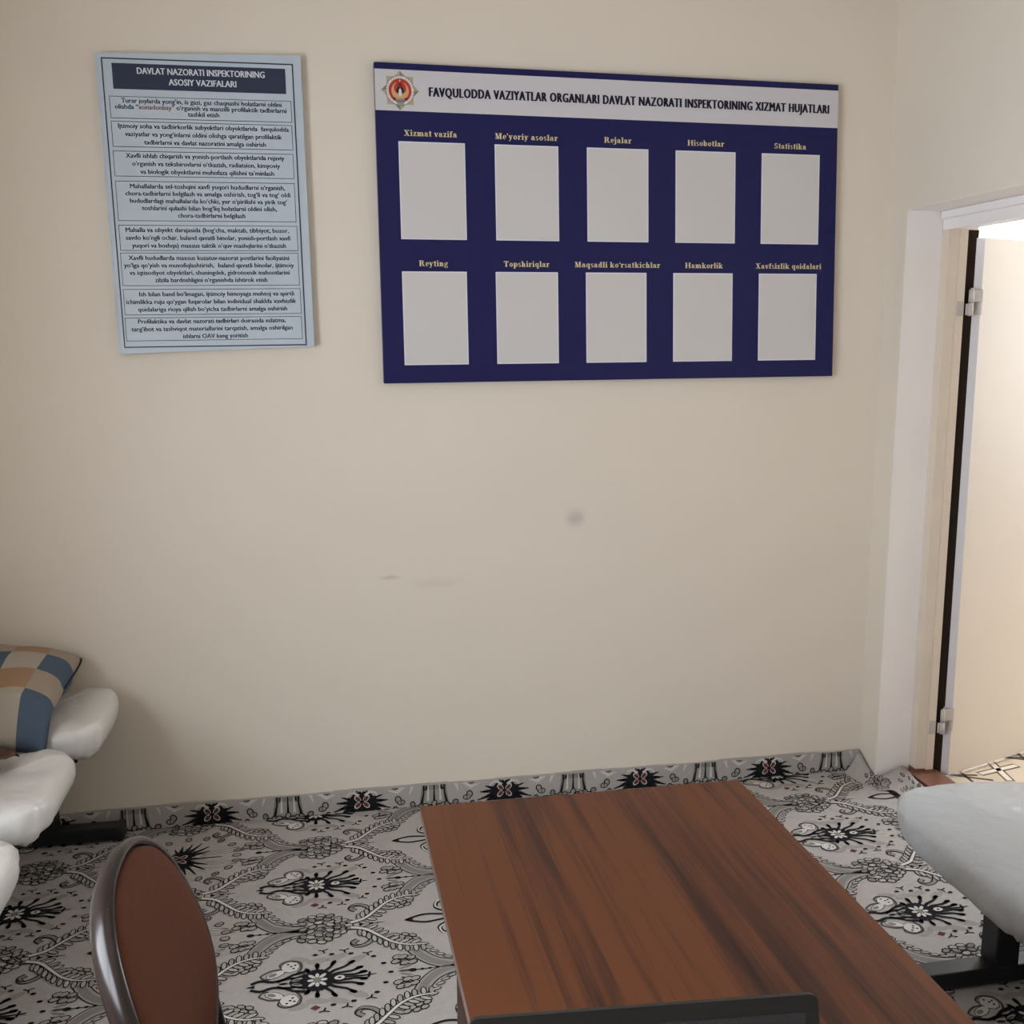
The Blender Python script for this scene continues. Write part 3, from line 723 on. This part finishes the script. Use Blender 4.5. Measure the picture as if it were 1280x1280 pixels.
CAPS = [('Xizmat vazifa', .0556, .1636, 0), ("Me'yoriy asoslar", .2415, .3738, 0), ('Rejalar', .4732, .5327, 0), ('Hisobotlar', .6562, .7384, 0), ('Statistika', .8524, .9265, 0),
        ('Reyting', .0792, .1392, 1), ('Topshiriqlar', .2554, .3530, 1), ('Maqsadli ko`rsatkichlar', .4071, .5957, 1), ('Hamkorlik', .6519, .7376, 1), ('Xavfsizlik qoidalari', .8130, .9672, 1)]
COLX = [((.0442, .1792), (.0436, .1773)), ((.2407, .3744), (.2381, .3708)), ((.4357, .5693), (.4314, .5648)), ((.6297, .7641), (.6252, .7600)), ((.8242, .9582), (.8211, .9565))]
for s, u0, u1, row in CAPS:
    v, f, L = serif_text(s)
    bm = bmesh.new(); b0 = (.2188, .6227)[row]   # baseline
    put(bm, BQ, v, f, u0, u1, b0 - .0180, b0, BF + .0008, 0, (0, L, 0, 1), 0, 0, .00003)
    mesh_obj('caption', bm, M['gold'], board)
for i, cols in enumerate(COLX):
    for row in (0, 1):
        u0, u1 = cols[row]; v0, v1 = ((.2362, .5385), (.6398, .9410))[row]
        bm = bmesh.new(); slab(bm, BQ, u0, u1, v0, v1, BF + .0003, BF + .0022, 1)
        rect(bm, BQ, u0 + .0022, u1 - .0022, v0 + .0034, v1 - .0034, BF + .0026, 0)
        mesh_obj('paper_pocket', bm, [M['sheet'], M['sheet_edge']], board)
# emblem: eight-pointed star, white ring with lettering ticks, red disc, pale winged crescent
ec, er = (.0507, .0829), .0600   # centre and radius (v units)
asp = .98 / 1.55
EM = ['emb_gold', 'emb_gold_dark', 'emb_white', 'emb_red', 'emb_wing', 'emb_grey', 'emb_teal', 'emb_black', 'emb_darkred']
bm = bmesh.new()
def ep(x, y, l): return BQ(ec[0] + x * er * asp, ec[1] - y * er, BF + .001 + .00025 * l)
def epoly(pts, c, l):
    f = bm.faces.new([bm.verts.new(ep(x, y, l)) for x, y in pts]); f.material_index = EM.index(c)
def edisc(x, y, r, c, l, n=36): epoly([(x + r * math.cos(2 * PI * k / n), y + r * math.sin(2 * PI * k / n)) for k in range(n)], c, l)
for k in range(8):
    a = PI / 4 * k + PI / 2; R0 = 1.0 if k % 2 == 0 else 1.0
    tip = (R0 * math.cos(a), R0 * math.sin(a))
    for s, c in ((1, 'emb_gold'), (-1, 'emb_gold_dark' if k % 2 == 0 else 'emb_gold')):
        b = a + s * PI / 8 * 1.15
        pts = [(0, 0), tip, (.74 * math.cos(b), .74 * math.sin(b))]
        epoly(pts if s > 0 else pts[::-1], c, 0 + .3 * (k % 2) + .1 * s)
edisc(0, 0, .77, 'emb_grey', 2); edisc(0, 0, .73, 'emb_white', 3); edisc(0, 0, .605, 'emb_red', 4)
for k in range(26):     # illegible ring lettering as fine ticks
    a = math.radians(-52 + k * 284 / 25); c0, s0 = math.cos(a), math.sin(a); r0, r1 = .635, .705; wv = .016
    if k % 6 == 5: continue
    epoly([(r0 * c0 + wv * s0, r0 * s0 - wv * c0), (r1 * c0 + wv * s0, r1 * s0 - wv * c0), (r1 * c0 - wv * s0, r1 * s0 + wv * c0), (r0 * c0 - wv * s0, r0 * s0 + wv * c0)], 'emb_grey', 4)
epoly([(-.22, -.56), (.22, -.56), (.16, -.72), (-.16, -.72)], 'emb_teal', 5)
for k in range(20):     # crescent wings
    a0 = math.radians(118 + 304 * k / 20); a1 = math.radians(118 + 304 * (k + 1) / 20)
    def inner(a):
        t = (math.degrees(a) - 118) / 304; wd = .03 + .27 * math.sin(PI * t) ** 1.4; return .46 - wd
    epoly([(.46 * math.cos(a0), -.02 + .46 * math.sin(a0)), (.46 * math.cos(a1), -.02 + .46 * math.sin(a1)), (inner(a1) * math.cos(a1), -.02 + inner(a1) * math.sin(a1)), (inner(a0) * math.cos(a0), -.02 + inner(a0) * math.sin(a0))], 'emb_wing', 5.5)
epoly([(-.22, -.02), (0, .42), (.22, -.02), (.1, -.2), (-.1, -.2)], 'emb_black', 6)
epoly([(-.13, .26), (0, .06), (.13, .26), (0, .50)], 'emb_darkred', 6.5)
epoly([(-.06, .04), (-.10, -.20), (0, -.32), (.10, -.20), (.06, .04), (0, .12)], 'emb_white', 7)
epoly([(-.03, .5), (0, .4), (.03, .5), (0, .56)], 'emb_white', 7)
for s in (1, -1):
    pts = [(s * .25, -.36), (s * .46, -.36), (s * .34, -.5), (s * .2, -.46)]; epoly(pts if s < 0 else pts[::-1], 'emb_darkred', 6)
epoly([(-.26, -.50), (.26, -.50), (.2, -.40), (-.2, -.40)], 'emb_teal', 7)
mesh_obj('emblem', bm, [M[k] for k in EM], board)
# creases of the film near the lower right corner
for (a, b, c, d) in ((.955, .50, .985, .475), (.962, .515, .992, .50), (.935, .548, .952, .54), (.968, .60, .975, .74), (.962, .62, .966, .70), (.985, .47, .998, .455)):
    bm = bmesh.new(); n = 6; pr = None
    for k in range(n + 1):
        t = k / n; u = a + (c - a) * t + .002 * math.sin(9 * t); vv = b + (d - b) * t; wv = .0022 * math.sin(PI * t) + .0002
        cur = (bm.verts.new(BQ(u - wv * .5, vv - wv, BF + .0001)), bm.verts.new(BQ(u, vv, BF + .0001 + wv * .6)), bm.verts.new(BQ(u + wv * .5, vv + wv, BF + .0001)))
        if pr:
            for q in (0, 1): bm.faces.new((pr[q], cur[q], cur[q + 1], pr[q + 1]))
        pr = cur
    bmesh.ops.recalc_face_normals(bm, faces=bm.faces)
    mesh_obj('film_crease', bm, M['navy'], board, True)

# ------------------------------------------------------------------ pale blue poster
PF = .034
PQ = Quad((-.5924, 2.4331), (-.0029, 2.4537), (-.5763, 1.5628), (.0107, 1.5851), 0)
poster = thing('poster', 'pale blue printed poster listing duties in eight boxes, left of the navy stand', 'poster', (-.29, -.012, 2.0))
bm = bmesh.new()
nU, nV = 14, 24
def pd(u, v):   # the stretched film bulges and puckers at the left edge
    e = max(0, 1 - u / .022); return .0035 * e * (.5 + .5 * math.sin(v * 38 + 2 * math.sin(v * 11))) * min(1, v * 6, (1 - v) * 6)
us = [0, .012, .03, .05] + [.05 + .95 * k / nU for k in range(1, nU + 1)]
fr = [[bm.verts.new(PQ(u - (pd(u, k / nV) * .6 if u == 0 else 0), k / nV, PF + pd(u, k / nV) * (0 if u == 0 else 1) - (.0015 if u in (0, 1) else 0))) for k in range(nV + 1)] for u in us]
bk = [[bm.verts.new(PQ(u, k / nV, .001)) for k in range(nV + 1)] for u in us]
nu = len(us) - 1
for i in range(nu):
    for k in range(nV):
        bm.faces.new((fr[i][k], fr[i][k + 1], fr[i + 1][k + 1], fr[i + 1][k])); bm.faces.new((bk[i][k], bk[i + 1][k], bk[i + 1][k + 1], bk[i][k + 1]))
for i in range(nu):
    bm.faces.new((fr[i][0], fr[i + 1][0], bk[i + 1][0], bk[i][0])); bm.faces.new((fr[i][nV], bk[i][nV], bk[i + 1][nV], fr[i + 1][nV]))
for k in range(nV):
    bm.faces.new((fr[0][k], bk[0][k], bk[0][k + 1], fr[0][k + 1])); bm.faces.new((fr[nu][k], fr[nu][k + 1], bk[nu][k + 1], bk[nu][k]))
bmesh.ops.recalc_face_normals(bm, faces=bm.faces)
mesh_obj('panel', bm, M['poster'], poster, False)
SK = .0175
def pframe(bm, u0, u1, v0, v1, t, d, lean=0):
    tu = t * 1.45
    rect(bm, PQ, u0, u1, v0, v0 + t, d, 0, SK); rect(bm, PQ, u0, u1, v1 - t, v1, d, 0, SK)
    rect(bm, PQ, u0, u0 + tu, v0 + t, v1 - t, d, 0, SK); rect(bm, PQ, u1 - tu, u1, v0 + t, v1 - t, d, 0, SK)
bm = bmesh.new(); pframe(bm, .026, .960, .0130, .9790, .0042, PF + .0008)
mesh_obj('border_line', bm, M['poster_navy'], poster)
bm = bmesh.new(); rect(bm, PQ, .0746, .9192, .0300, .1130, PF + .0010, 0, SK)
tb = mesh_obj('title_block', bm, M['poster_navy'], poster)
bm = bmesh.new()
for s, u0, u1, v0, v1 in (('DAVLAT NAZORATI INSPEKTORINING', .194, .815, .0420, .0630), ('ASOSIY VAZIFALARI', .343, .672, .0760, .0965)):
    v, f = text_verts(s, .004)
    for k_, sh in enumerate((-.0012, 0, .0012)): put(bm, PQ, v, f, u0, u1, v0, v1, PF + .0016 + .0001 * k_, 0, None, sh, SK)
mesh_obj('title_lettering', bm, M['poster_white'], tb)
def pline_pos(z, x, y): return (100 + x / 4, (50 if z == 1 else 220) + y / 4)
BOXES = [
 (.0507, .9418, .1360, .2080, ['Turar joylarda yong‘in, is gazi, gaz chaqnashi holatlarni oldini', 'olishda “xonadonbay” o‘rganish va manzilli profilaktik tadbirlarni', 'tashkil etish'], [(.108, .892), (.075, .915), (.425, .578)]),
 (.0500, .9400, .2170, .3010, ['Ijtimoiy soha va tadbirkorlik subyektlari obyektlarida  favqulodda', 'vaziyatlar va yong‘inlarni oldini olishga qaratilgan profilaktik', 'tadbirlarni va davlat nazoratini amalga oshirish'], [(.083, .922), (.113, .885), (.203, .803)]),
 (.0476, .9385, .3140, .3980, ['Xavfli ishlab chiqarish va yonish-portlash obyektlarida rejaviy', 'o‘rganish va tekshiruvlarni o‘tkazish, radiatsion, kimyoviy', 'va biologik obyektlarni muhofaza qilishni ta’minlash'], [(.109, .892), (.137, .868), (.173, .836)]),
 (.0470, .9378, .4130, .5460, ['Mahallalarda sel-toshqini xavfi yuqori hududlarni o‘rganish,', 'chora-tadbirlarni belgilash va amalga oshirish, tog‘li va tog‘ oldi', 'hududlardagi mahallalarda ko‘chki, yer o‘pirilishi va yirik tog‘', 'toshlarini qulashi bilan bog‘liq holatlarni oldini olish,', 'chora-tadbirlarni belgilash'], [(.118, .888), (.093, .913), (.112, .894), (.168, .840), (.343, .678)]),
 (.0460, .9400, .5598, .6462, ['Mahalla va obyekt darajasida (bog‘cha, maktab, tibbiyot, bozor,', 'savdo ko‘ngli ochar, baland qavatli binolar, yonish-portlash xavfi', 'yuqori va boshqa) maxsus taktik o‘quv mashqlarini o‘tkazish'], [(.080, .896), (.078, .902), (.105, .877)]),
 (.0434, .9386, .6530, .7660, ['Xavfli hududlarda maxsus kuzatuv-nazorat postlarini faoliyatini', 'yo‘lga qo‘yish va muvofiqlashtirish,  baland qavatli binolar, ijtimoiy', 'va iqtisodiyot obyektlari, shuningdek, gidrotexnik inshootlarini', 'zilzila bardoshligini o‘rganishda ishtirok etish'], [(.083, .890), (.058, .913), (.082, .888), (.206, .772)]),
 (.0423, .9406, .7770, .8660, ['Ish bilan band bo‘lmagan, ijtimoiy himoyaga muhtoj va spirtli', 'ichimlikka ruju qo‘ygan fuqarolar bilan individual shaklda xavfsizlik', 'qoidalariga rioya qilish bo‘yicha tadbirlarni amalga oshirish'], [(.122, .906), (.055, .915), (.110, .866)]),
 (.0402, .9398, .8750, .9560, ['Profilaktika va davlat nazorati tadbirlari doirasida eslatma,', 'targ‘ibot va tashviqot materiallarini tarqatish, amalga oshirilgan', 'ishlarni OAV keng yoritish'], [(.105, .855), (.070, .890), (.325, .655)]),
]
LH = .0233
FONT_H = {}
for (u0, u1, v0, v1, lines, ext) in BOXES:
    bm = bmesh.new(); pframe(bm, u0, u1, v0, v1, .0017, PF + .0008)
    tbx = mesh_obj('text_box', bm, M['poster_text'], poster)
    bm = bmesh.new(); n = len(lines); pitch = (v1 - v0 - .012) / n if n > 3 or (v1 - v0) < .075 else .0262
    y0 = (v0 + v1) / 2 - pitch * n / 2
    for i, (s, (a, b)) in enumerate(zip(lines, ext)):
        base = y0 + pitch * (i + .74)
        parts = [(s, 0)]
        v, f = text_verts(s, .004)
        xs = [p[0] for p in v]
        mi = [0]
        for k_, sh in enumerate((-.0008, 0, .0008)): put(bm, PQ, v, f, a, b, base - .0158, base, PF + .0011 + .0001 * k_, 0, (min(xs), max(xs), 0, .72), sh, SK)
        if 'xonadonbay' in s:   # that word is printed in a rusty tone
            pre, _ = text_verts('olishda “', .004); w2, f2 = text_verts('olishda “xonadonbay', .004)
            xa = max(p[0] for p in pre); xb = max(p[0] for p in w2); W = max(xs) - min(xs)
            bm.faces.ensure_lookup_table()
            ua = a + (b - a) * (xa - min(xs)) / W; ub = a + (b - a) * (xb - min(xs)) / W
            xla, xlb = PQ(ua + .004, base)[0], PQ(ub + .003, base)[0]; zl = PQ((a + b) / 2, base + .01 + SK * .5)[2]; zh = PQ((a + b) / 2, base - .024 + SK * .5)[2]
            for g in bm.faces:
                c = g.calc_center_median()
                if xla < c.x < xlb and PQ(ua, base + .009 + SK * ua)[2] < c.z < PQ(ua, base - .018 + SK * ua)[2]: g.material_index = 1
    mesh_obj('lettering', bm, [M['poster_text'], M['poster_rust']], tbx)

# ------------------------------------------------------------------ desk
TX0, TX1, TY1, TY0, TZ = .170, .795, -1.611, -3.02, .75
desk = thing('desk', 'walnut brown laminate desk standing in the middle of the carpet', 'desk', ((TX0 + TX1) / 2, -2.3, 0))
bm = bmesh.new(); fs = box(bm, TX0, TX1, TY0, TY1, TZ - .018, TZ)
for f in fs:
    if abs(f.normal.z) < .5: f.material_index = 1
bm.normal_update()
for f in bm.faces: f.material_index = 0 if abs(f.normal.z) > .5 else 1
mesh_obj('tabletop', bm, [M['wood'], M['wood_edge']], desk)
for (a, b) in ((TX0 + .055, TX0 + .073), (TX1 - .073, TX1 - .055)):
    bx('side_panel', a, b, -2.98, -1.685, .0045, TZ - .0225, M['wood_dark'], desk, .001)
bx('modesty_panel', TX0 + .0735, TX1 - .0735, -1.86, -1.842, .25, TZ - .0225, M['wood_dark'], desk, .001)

# ------------------------------------------------------------------ laptop on the desk
la = math.radians(-4.4)
lap = thing('laptop', 'black laptop open on the near end of the brown desk', 'laptop', (.294, -2.605, TZ))
lap.rotation_euler = (0, 0, la)
def lchild(name, bm, m, parent=None, sm=False):
    o = mesh_obj(name, bm, m, None, sm); o.parent = parent or lap; return o
bm = bmesh.new(); box(bm, -.172, .172, -.235, 0, .002, .020, .004); lchild('base', bm, M['laptop'])
bm = bmesh.new()
for r in range(5):
    for k in range(14): box(bm, -.150 + k * .0215, -.150 + k * .0215 + .0185, -.035 - r * .0205 - .0175, -.035 - r * .0205, .0203, .0222)
lchild('keyboard', bm, M['key'])
bm = bmesh.new(); box(bm, -.05, .05, -.215, -.15, .0202, .0206); lchild('touchpad', bm, M['key'])
tl = math.radians(17); LHt = .200
def sp(x, h, d): return Vector((x, .002 + h * math.sin(tl) + d * math.cos(tl), .022 + h * math.cos(tl) - d * math.sin(tl)))
def rr(w, h0, h1, r, n=6):
    pts = []
    for (cx, cy, a0) in ((w - r, h1 - r, 0), (-w + r, h1 - r, 90), (-w + r, h0 + r, 180), (w - r, h0 + r, 270)):
        for k in range(n + 1): t = math.radians(a0 + 90 * k / n); pts.append((cx + r * math.cos(t), cy + r * math.sin(t)))
    return pts
def plate(bm, pts, d0, d1):
    a = [bm.verts.new(sp(x, h, d0)) for x, h in pts]; b = [bm.verts.new(sp(x, h, d1)) for x, h in pts]; n = len(pts)
    fs = [bm.faces.new(a), bm.faces.new(b[::-1])] + [bm.faces.new((a[i], b[i], b[(i + 1) % n], a[(i + 1) % n])) for i in range(n)]
    bmesh.ops.recalc_face_normals(bm, faces=fs)
bm = bmesh.new(); plate(bm, rr(.172, 0, LHt, .008), 0, .008); lid = lchild('lid', bm, M['laptop'])
bm = bmesh.new(); plate(bm, rr(.158, .02, LHt - .016, .002), -.0006, .0002)
s_ = mesh_obj('screen', bm, M['screen']); s_.parent = lid

# ------------------------------------------------------------------ office chair at the desk's left side
ch = thing('office_chair', 'brown upholstered office chair with dark plastic back shell, left of the desk', 'chair', (-.01, -2.053, .0045))
cc = Vector((-.225, -2.053, .757)); tilt = .326; CY = -2.053
VV = Vector((-math.sin(tilt), 0, math.cos(tilt))); NN = Vector((math.cos(tilt), 0, math.sin(tilt))); UU = Vector((0, 1, 0))
def cushion(bm, c, U, V, N, hw, hh, n, taper, prof, curve=0, seg=64, mi=0):
    """stack of superellipse rings: prof = [(scale, depth along N)...]; closed at both ends"""
    rings = []
    for (s, d) in prof:
        r = []
        for k in range(seg):
            t = 2 * PI * k / seg; ct, st = math.cos(t), math.sin(t)
            a = math.copysign(abs(ct) ** (2 / n), ct) * hw; b = math.copysign(abs(st) ** (2 / n), st) * hh
            a *= 1 - taper * b / hh
            a = math.copysign(max(0, abs(a) - (1 - s) * hw) if False else abs(a) * s, a); b *= s
            r.append(bm.verts.new(c + U * a + V * b + N * (d + curve * (a * a))))
        rings.append(r)
    for i in range(len(rings) - 1):
        for k in range(seg):
            f = bm.faces.new((rings[i][k], rings[i][(k + 1) % seg], rings[i + 1][(k + 1) % seg], rings[i + 1][k])); f.smooth = True; f.material_index = mi
    f = bm.faces.new(rings[0][::-1]); f.material_index = mi; f.smooth = True
    f = bm.faces.new(rings[-1]); f.material_index = mi; f.smooth = True
    bmesh.ops.recalc_face_normals(bm, faces=bm.faces)
bm = bmesh.new()
cushion(bm, cc, UU, VV, NN, .192, .155, 2.43, .10, [(.97, -.012), (1.0, -.004), (.985, .006), (.94, .011), (.8, .014), (.5, .0155), (.2, .016), (.02, .016)], .25)
mesh_obj('back_cushion', bm, M['fabric'], ch)
bm = bmesh.new()
cushion(bm, cc, UU, VV, NN, .205, .170, 2.43, .10, [(.02, -.042), (.3, -.042), (.6, -.040), (.8, -.036), (.92, -.029), (.985, -.017), (1.0, -.006), (.995, .001), (.97, .006), (.93, .005), (.915, -.004), (.91, -.012)], .25)
mesh_obj('back_shell', bm, M['shell'], ch)
sc_ = Vector((-.01, CY, .445))
bm = bmesh.new(); cushion(bm, sc_, Vector((0, 1, 0)), Vector((-1, 0, 0)), Vector((0, 0, 1)), .205, .195, 3, .04, [(.96, -.022), (1, -.012), (1, .004), (.97, .018), (.88, .027), (.6, .032), (.2, .034), (.02, .034)])
mesh_obj('seat_cushion', bm, M['fabric'], ch)
bm = bmesh.new(); cushion(bm, sc_, Vector((0, 1, 0)), Vector((-1, 0, 0)), Vector((0, 0, 1)), .205, .195, 3, .04, [(.02, -.050), (.6, -.05), (.9, -.045), (.99, -.035), (1.0, -.023)])
mesh_obj('seat_shell', bm, M['shell'], ch)
for s in (1, -1):
    y = CY + s * .185
    bm = bmesh.new(); tube(bm, smoothpath([(.16, y, .388), (.185, y, .33), (.185, y + s * .01, .15), (.19, y + s * .015, .010)], 5), .0125, 10, 0, .0125)
    mesh_obj('front_leg', bm, M['steel'], ch)
    bm = bmesh.new(); tube(bm, smoothpath([(-.14, y, .388), (-.20, y, .30), (-.26, y + s * .01, .15), (-.31, y + s * .015, .012)], 5), .0125, 10)
    mesh_obj('rear_leg', bm, M['steel'], ch)
    bm = bmesh.new(); tube(bm, [(.17, y, .385), (-.15, y, .385)], .0125, 10); mesh_obj('seat_rail', bm, M['steel'], ch)
    bm = bmesh.new(); tube(bm, smoothpath([(-.13, CY + s * .17, .390), (-.165, CY + s * .18, .42), (-.188, CY + s * .185, .54), (-.212, CY + s * .178, .66), (-.252, CY + s * .15, .73)], 6), .019, 12, 0, .011)
    mesh_obj('back_support', bm, M['steel'], ch)

# ------------------------------------------------------------------ waiting benches with film-covered pads
def pad(name, cx, cy, z, hx, hy, th, material, parent, seed, droop, sign, n=4.2):
    """soft cushion wrapped in plastic film; sign=+1: its front points to +x"""
    bm = bmesh.new(); seg = 88
    prof = [(.55, -th * .98), (.9, -th), (.965, -th * .93), (.99, -th * .75), (1.0, -th * .5), (.992, -th * .28), (.965, -th * .11), (.92, -th * .03), (.8, .004), (.55, .010), (.25, .013), (.02, .014)]
    rings = []
    for i, (s, d) in enumerate(prof):
        r = []
        for k in range(seg):
            t = 2 * PI * k / seg; ct, st = math.cos(t), math.sin(t)
            a = math.copysign(abs(ct) ** (2 / n), ct) * hx; b = math.copysign(abs(st) ** (2 / n), st) * hy
            a *= s; b *= s
            p = Vector((cx + a, cy + b, z + d))
            ns = noise.noise(Vector((p.x * 9 + seed, p.y * 9, p.z * 9))); n2 = noise.noise(Vector((p.x * 28, p.y * 28 + seed, p.z * 14)))
            out = Vector((ct, st, 0))
            n3 = noise.noise(Vector((p.x * 55, p.y * 55, p.z * 20 + seed)))
            if i <= 5: p += out * (.008 * ns + .006 * n2 + .003 * n3); p.z += .006 * n2 * (i < 4)
            else: p.z += .005 * ns + .0035 * n2 + .0012 * n3
            fr_ = max(0, sign * ct)          # front edge rolls over (waterfall edge)
            p.z += .035 * sign * (a / hx) * s if sign > 0 else 0
            p.z -= .012 * fr_ ** 3 * s
            if i < 4:                         # gathered film hanging at the front corners
                for (dk, amt) in droop:
                    w_ = max(0, math.cos(t - dk)) ** 14
                    p.z -= amt * w_ * (1 - i / 4) * (.85 + .5 * noise.noise(Vector((k * .45, seed, 1)))); p += out * .014 * w_ * noise.noise(Vector((k * .6, seed, 5)))
            r.append(bm.verts.new(p))
        rings.append(r)
    for i in range(len(rings) - 1):
        for k in range(seg):
            f = bm.faces.new((rings[i][k], rings[i][(k + 1) % seg], rings[i + 1][(k + 1) % seg], rings[i + 1][k])); f.smooth = True
    bm.faces.new(rings[0][::-1]); bm.faces.new(rings[-1]).smooth = True
    bmesh.ops.recalc_face_normals(bm, faces=bm.faces)
    return mesh_obj(name, bm, material, parent)
def backpad(cx, cy, hy, z0, z1, lean, material, parent):
    bm = bmesh.new(); V = Vector((-lean, 0, 1)).normalized(); U = Vector((0, 1, 0)); N = U.cross(V)
    cushion(bm, Vector((cx, cy, (z0 + z1) / 2)), U, V, N, hy, (z1 - z0) / 2, 4, 0, [(.02, -.03), (.8, -.03), (.95, -.026), (1, -.012), (1, .008), (.96, .022), (.85, .03), (.4, .036), (.02, .037)])
    return mesh_obj('backrest', bm, material, parent)
def bench(label, sgn, xf, ys, hy, depth, z, film, posts, group, xpost, foot, cup):
    """sgn +1: seats face +x.  xf = front edge x"""
    t = thing('waiting_bench', label, 'bench', (xf - sgn * depth / 2, sum(ys) / len(ys), .0045), group)
    for i, y in enumerate(ys):
        pad('seat_pad', xf - sgn * depth / 2 - (.028 if sgn > 0 and i else 0), y, z, depth / 2, hy, .082, film, t, 3.7 * i + 11 * (sgn > 0), cup, sgn)
        backpad(xf - sgn * (depth + .045), y, hy - .01, z + .09, z + .46, sgn * .14, film, t)
    xb = xf - sgn * depth * .56
    bx('beam', xb - .03, xb + .03, min(ys) - hy + .02, max(ys) + hy - .10, z - .155, z - .10, M['steel'], t, .003)
    for y in ys:
        for s in (-1, 1):
            bx('seat_rail', min(xf - sgn * .08, xf - sgn * depth * .98), max(xf - sgn * .08, xf - sgn * depth * .98), y + s * .13 - .012, y + s * .13 + .012, z - .1, z - .082, M['steel'], t, .002)
            bm = bmesh.new()
            tube(bm, smoothpath([(xf - sgn * depth * .99, y + s * .13, z - .091), (xf - sgn * (depth + .06), y + s * .13, z - .06), (xf - sgn * (depth + .085), y + s * .13, z + .10), (xf - sgn * (depth + .12), y + s * .13, z + .33)], 5), .011, 8)
            mesh_obj('back_arm', bm, M['steel'], t)
    for y in posts:
        bx('post', xpost - .032, xpost + .032, y - .032, y + .032, .05, z - .156 if abs(xpost - xb) < .04 else z - .09, M['steel'], t, .004)
        a, b = foot
        bx('foot', a, b, y - .028, y + .028, .008, .052, M['steel'], t, .004)
        for e, s in ((a, -1), (b, 1)):
            bm = bmesh.new(); x0, x1 = sorted((e, e + s * .018)); box(bm, x0 - .004, x1 + .004, y - .031, y + .031, .0046, .056, .008)
            mesh_obj('foot_cap', bm, M['plastic_cap'], t)
    return t
bl = bench('black steel bench of white film-covered seats along the left wall', 1, -.625, [-.235, -.755, -1.275], .212, .46, .495, M['film'], [-.060, -1.30], None, -.883, (-1.16, -.668), [(-.75, .035), (.7, .015)])
br = bench('black steel bench of white film-covered seats before the doorway at right', -1, 1.352, [-1.475, -2.13], .305, .47, .495, M['film_blue'], [-1.283, -2.25], None, 1.658, (1.41, 1.90), [(PI + .55, .04)])

# ------------------------------------------------------------------ plaid pillow on the farthest left seat
pil = thing('pillow', 'plaid pillow in tan, cream and slate blue lying on the left bench', 'pillow', (-.91, -.27, .545))
bm = bmesh.new(); NX, NY = 34, 40
PX, PY = .166, .222
def pillow_pt(a, b, side):
    # a, b in -1..1; side +1 top, -1 bottom
    th = (max(0, 1 - abs(a) ** 3.4) * max(0, 1 - abs(b) ** 3.4)) ** .5
    x = PX * a * (1 - .05 * (1 - abs(b)) * abs(a) ** 4); y = PY * b * (1 - .05 * (1 - abs(a)) * abs(b) ** 4)
    nz = noise.noise(Vector((x * 8, y * 8, 3.0)))
    rim = .056 + .046 * b
    up = (.064 + .012 * nz) * th if side > 0 else -(rim - .002) * th
    drop = .09 * (max(0, -b - .66) / .34) ** 1.3 * (.2 + .8 * (a + 1) / 2)
    fold = .007 * math.sin(a * 7 + b * 3) * max(0, -b - .3)
    z = .545 + rim + up - drop - .034 * ((a + 1) / 2) ** 1.5 * (.55 + .45 * b) + .02 * max(0, -a) + fold * (side > 0)
    k = 1 - .05 * abs(b) ** 7; k2 = 1 - .07 * abs(a) ** 7 * (b > 0)
    return Vector((-.912 + x * k + .010 * b, -.268 + y * k2, z))
gv = {}
for side in (1, -1):
    for i in range(NX + 1):
        for j in range(NY + 1):
            rim = i in (0, NX) or j in (0, NY)
            key = (i, j, 0 if rim else side)
            if key not in gv: gv[key] = bm.verts.new(pillow_pt(-1 + 2 * i / NX, -1 + 2 * j / NY, side))
for side in (1, -1):
    for i in range(NX):
        for j in range(NY):
            q = []
            for (a, b) in ((i, j), (i + 1, j), (i + 1, j + 1), (i, j + 1)):
                rim = a in (0, NX) or b in (0, NY); q.append(gv[(a, b, 0 if rim else side)])
            f = bm.faces.new(q if side > 0 else q[::-1]); f.smooth = True
            ca, cb = (NX - 1 - i + 2) // 10, (NY - 1 - j) // 10
            f.material_index = [[2, 3, 2, 3], [0, 1, 0, 1]][ca % 2][cb]
bmesh.ops.recalc_face_normals(bm, faces=bm.faces)
mesh_obj('cover', bm, [M['p_tan'], M['p_cream'], M['p_beige'], M['p_blue']], pil)
bm = bmesh.new()
rimp = [pillow_pt(-1 + 2 * i / NX, 1, 1) for i in range(NX + 1)] + [pillow_pt(1, 1 - 2 * j / NY, 1) for j in range(1, NY // 2)]
tube(bm, rimp, .0035, 6); mesh_obj('piping', bm, M['piping'], pil)

# folded brown cloth on the second seat, at the left edge of the view
bm = bmesh.new(); rnd = random.Random(8)
NXc, NYc = 24, 16
g = [[bm.verts.new((-1.06 + .262 * i / NXc - .02 * math.sin(j * .5), -.76 + .15 * j / NYc + .012 * math.sin(i * .9), .552 + .012 * math.sin(i * .8 + j * .3) + .01 * noise.noise(Vector((i * .3, j * .4, 2))) - .012 * ((i / NXc) ** 4))) for j in range(NYc + 1)] for i in range(NXc + 1)]
for i in range(NXc):
    for j in range(NYc): bm.faces.new((g[i][j], g[i + 1][j], g[i + 1][j + 1], g[i][j + 1])).smooth = True
r = bmesh.ops.solidify(bm, geom=bm.faces[:], thickness=.014)
cl = mesh_obj('folded_cloth', bm, M['cloth_brown'])
tag(cl, 'crumpled brown cloth lying on the second white seat below the plaid pillow', 'cloth')
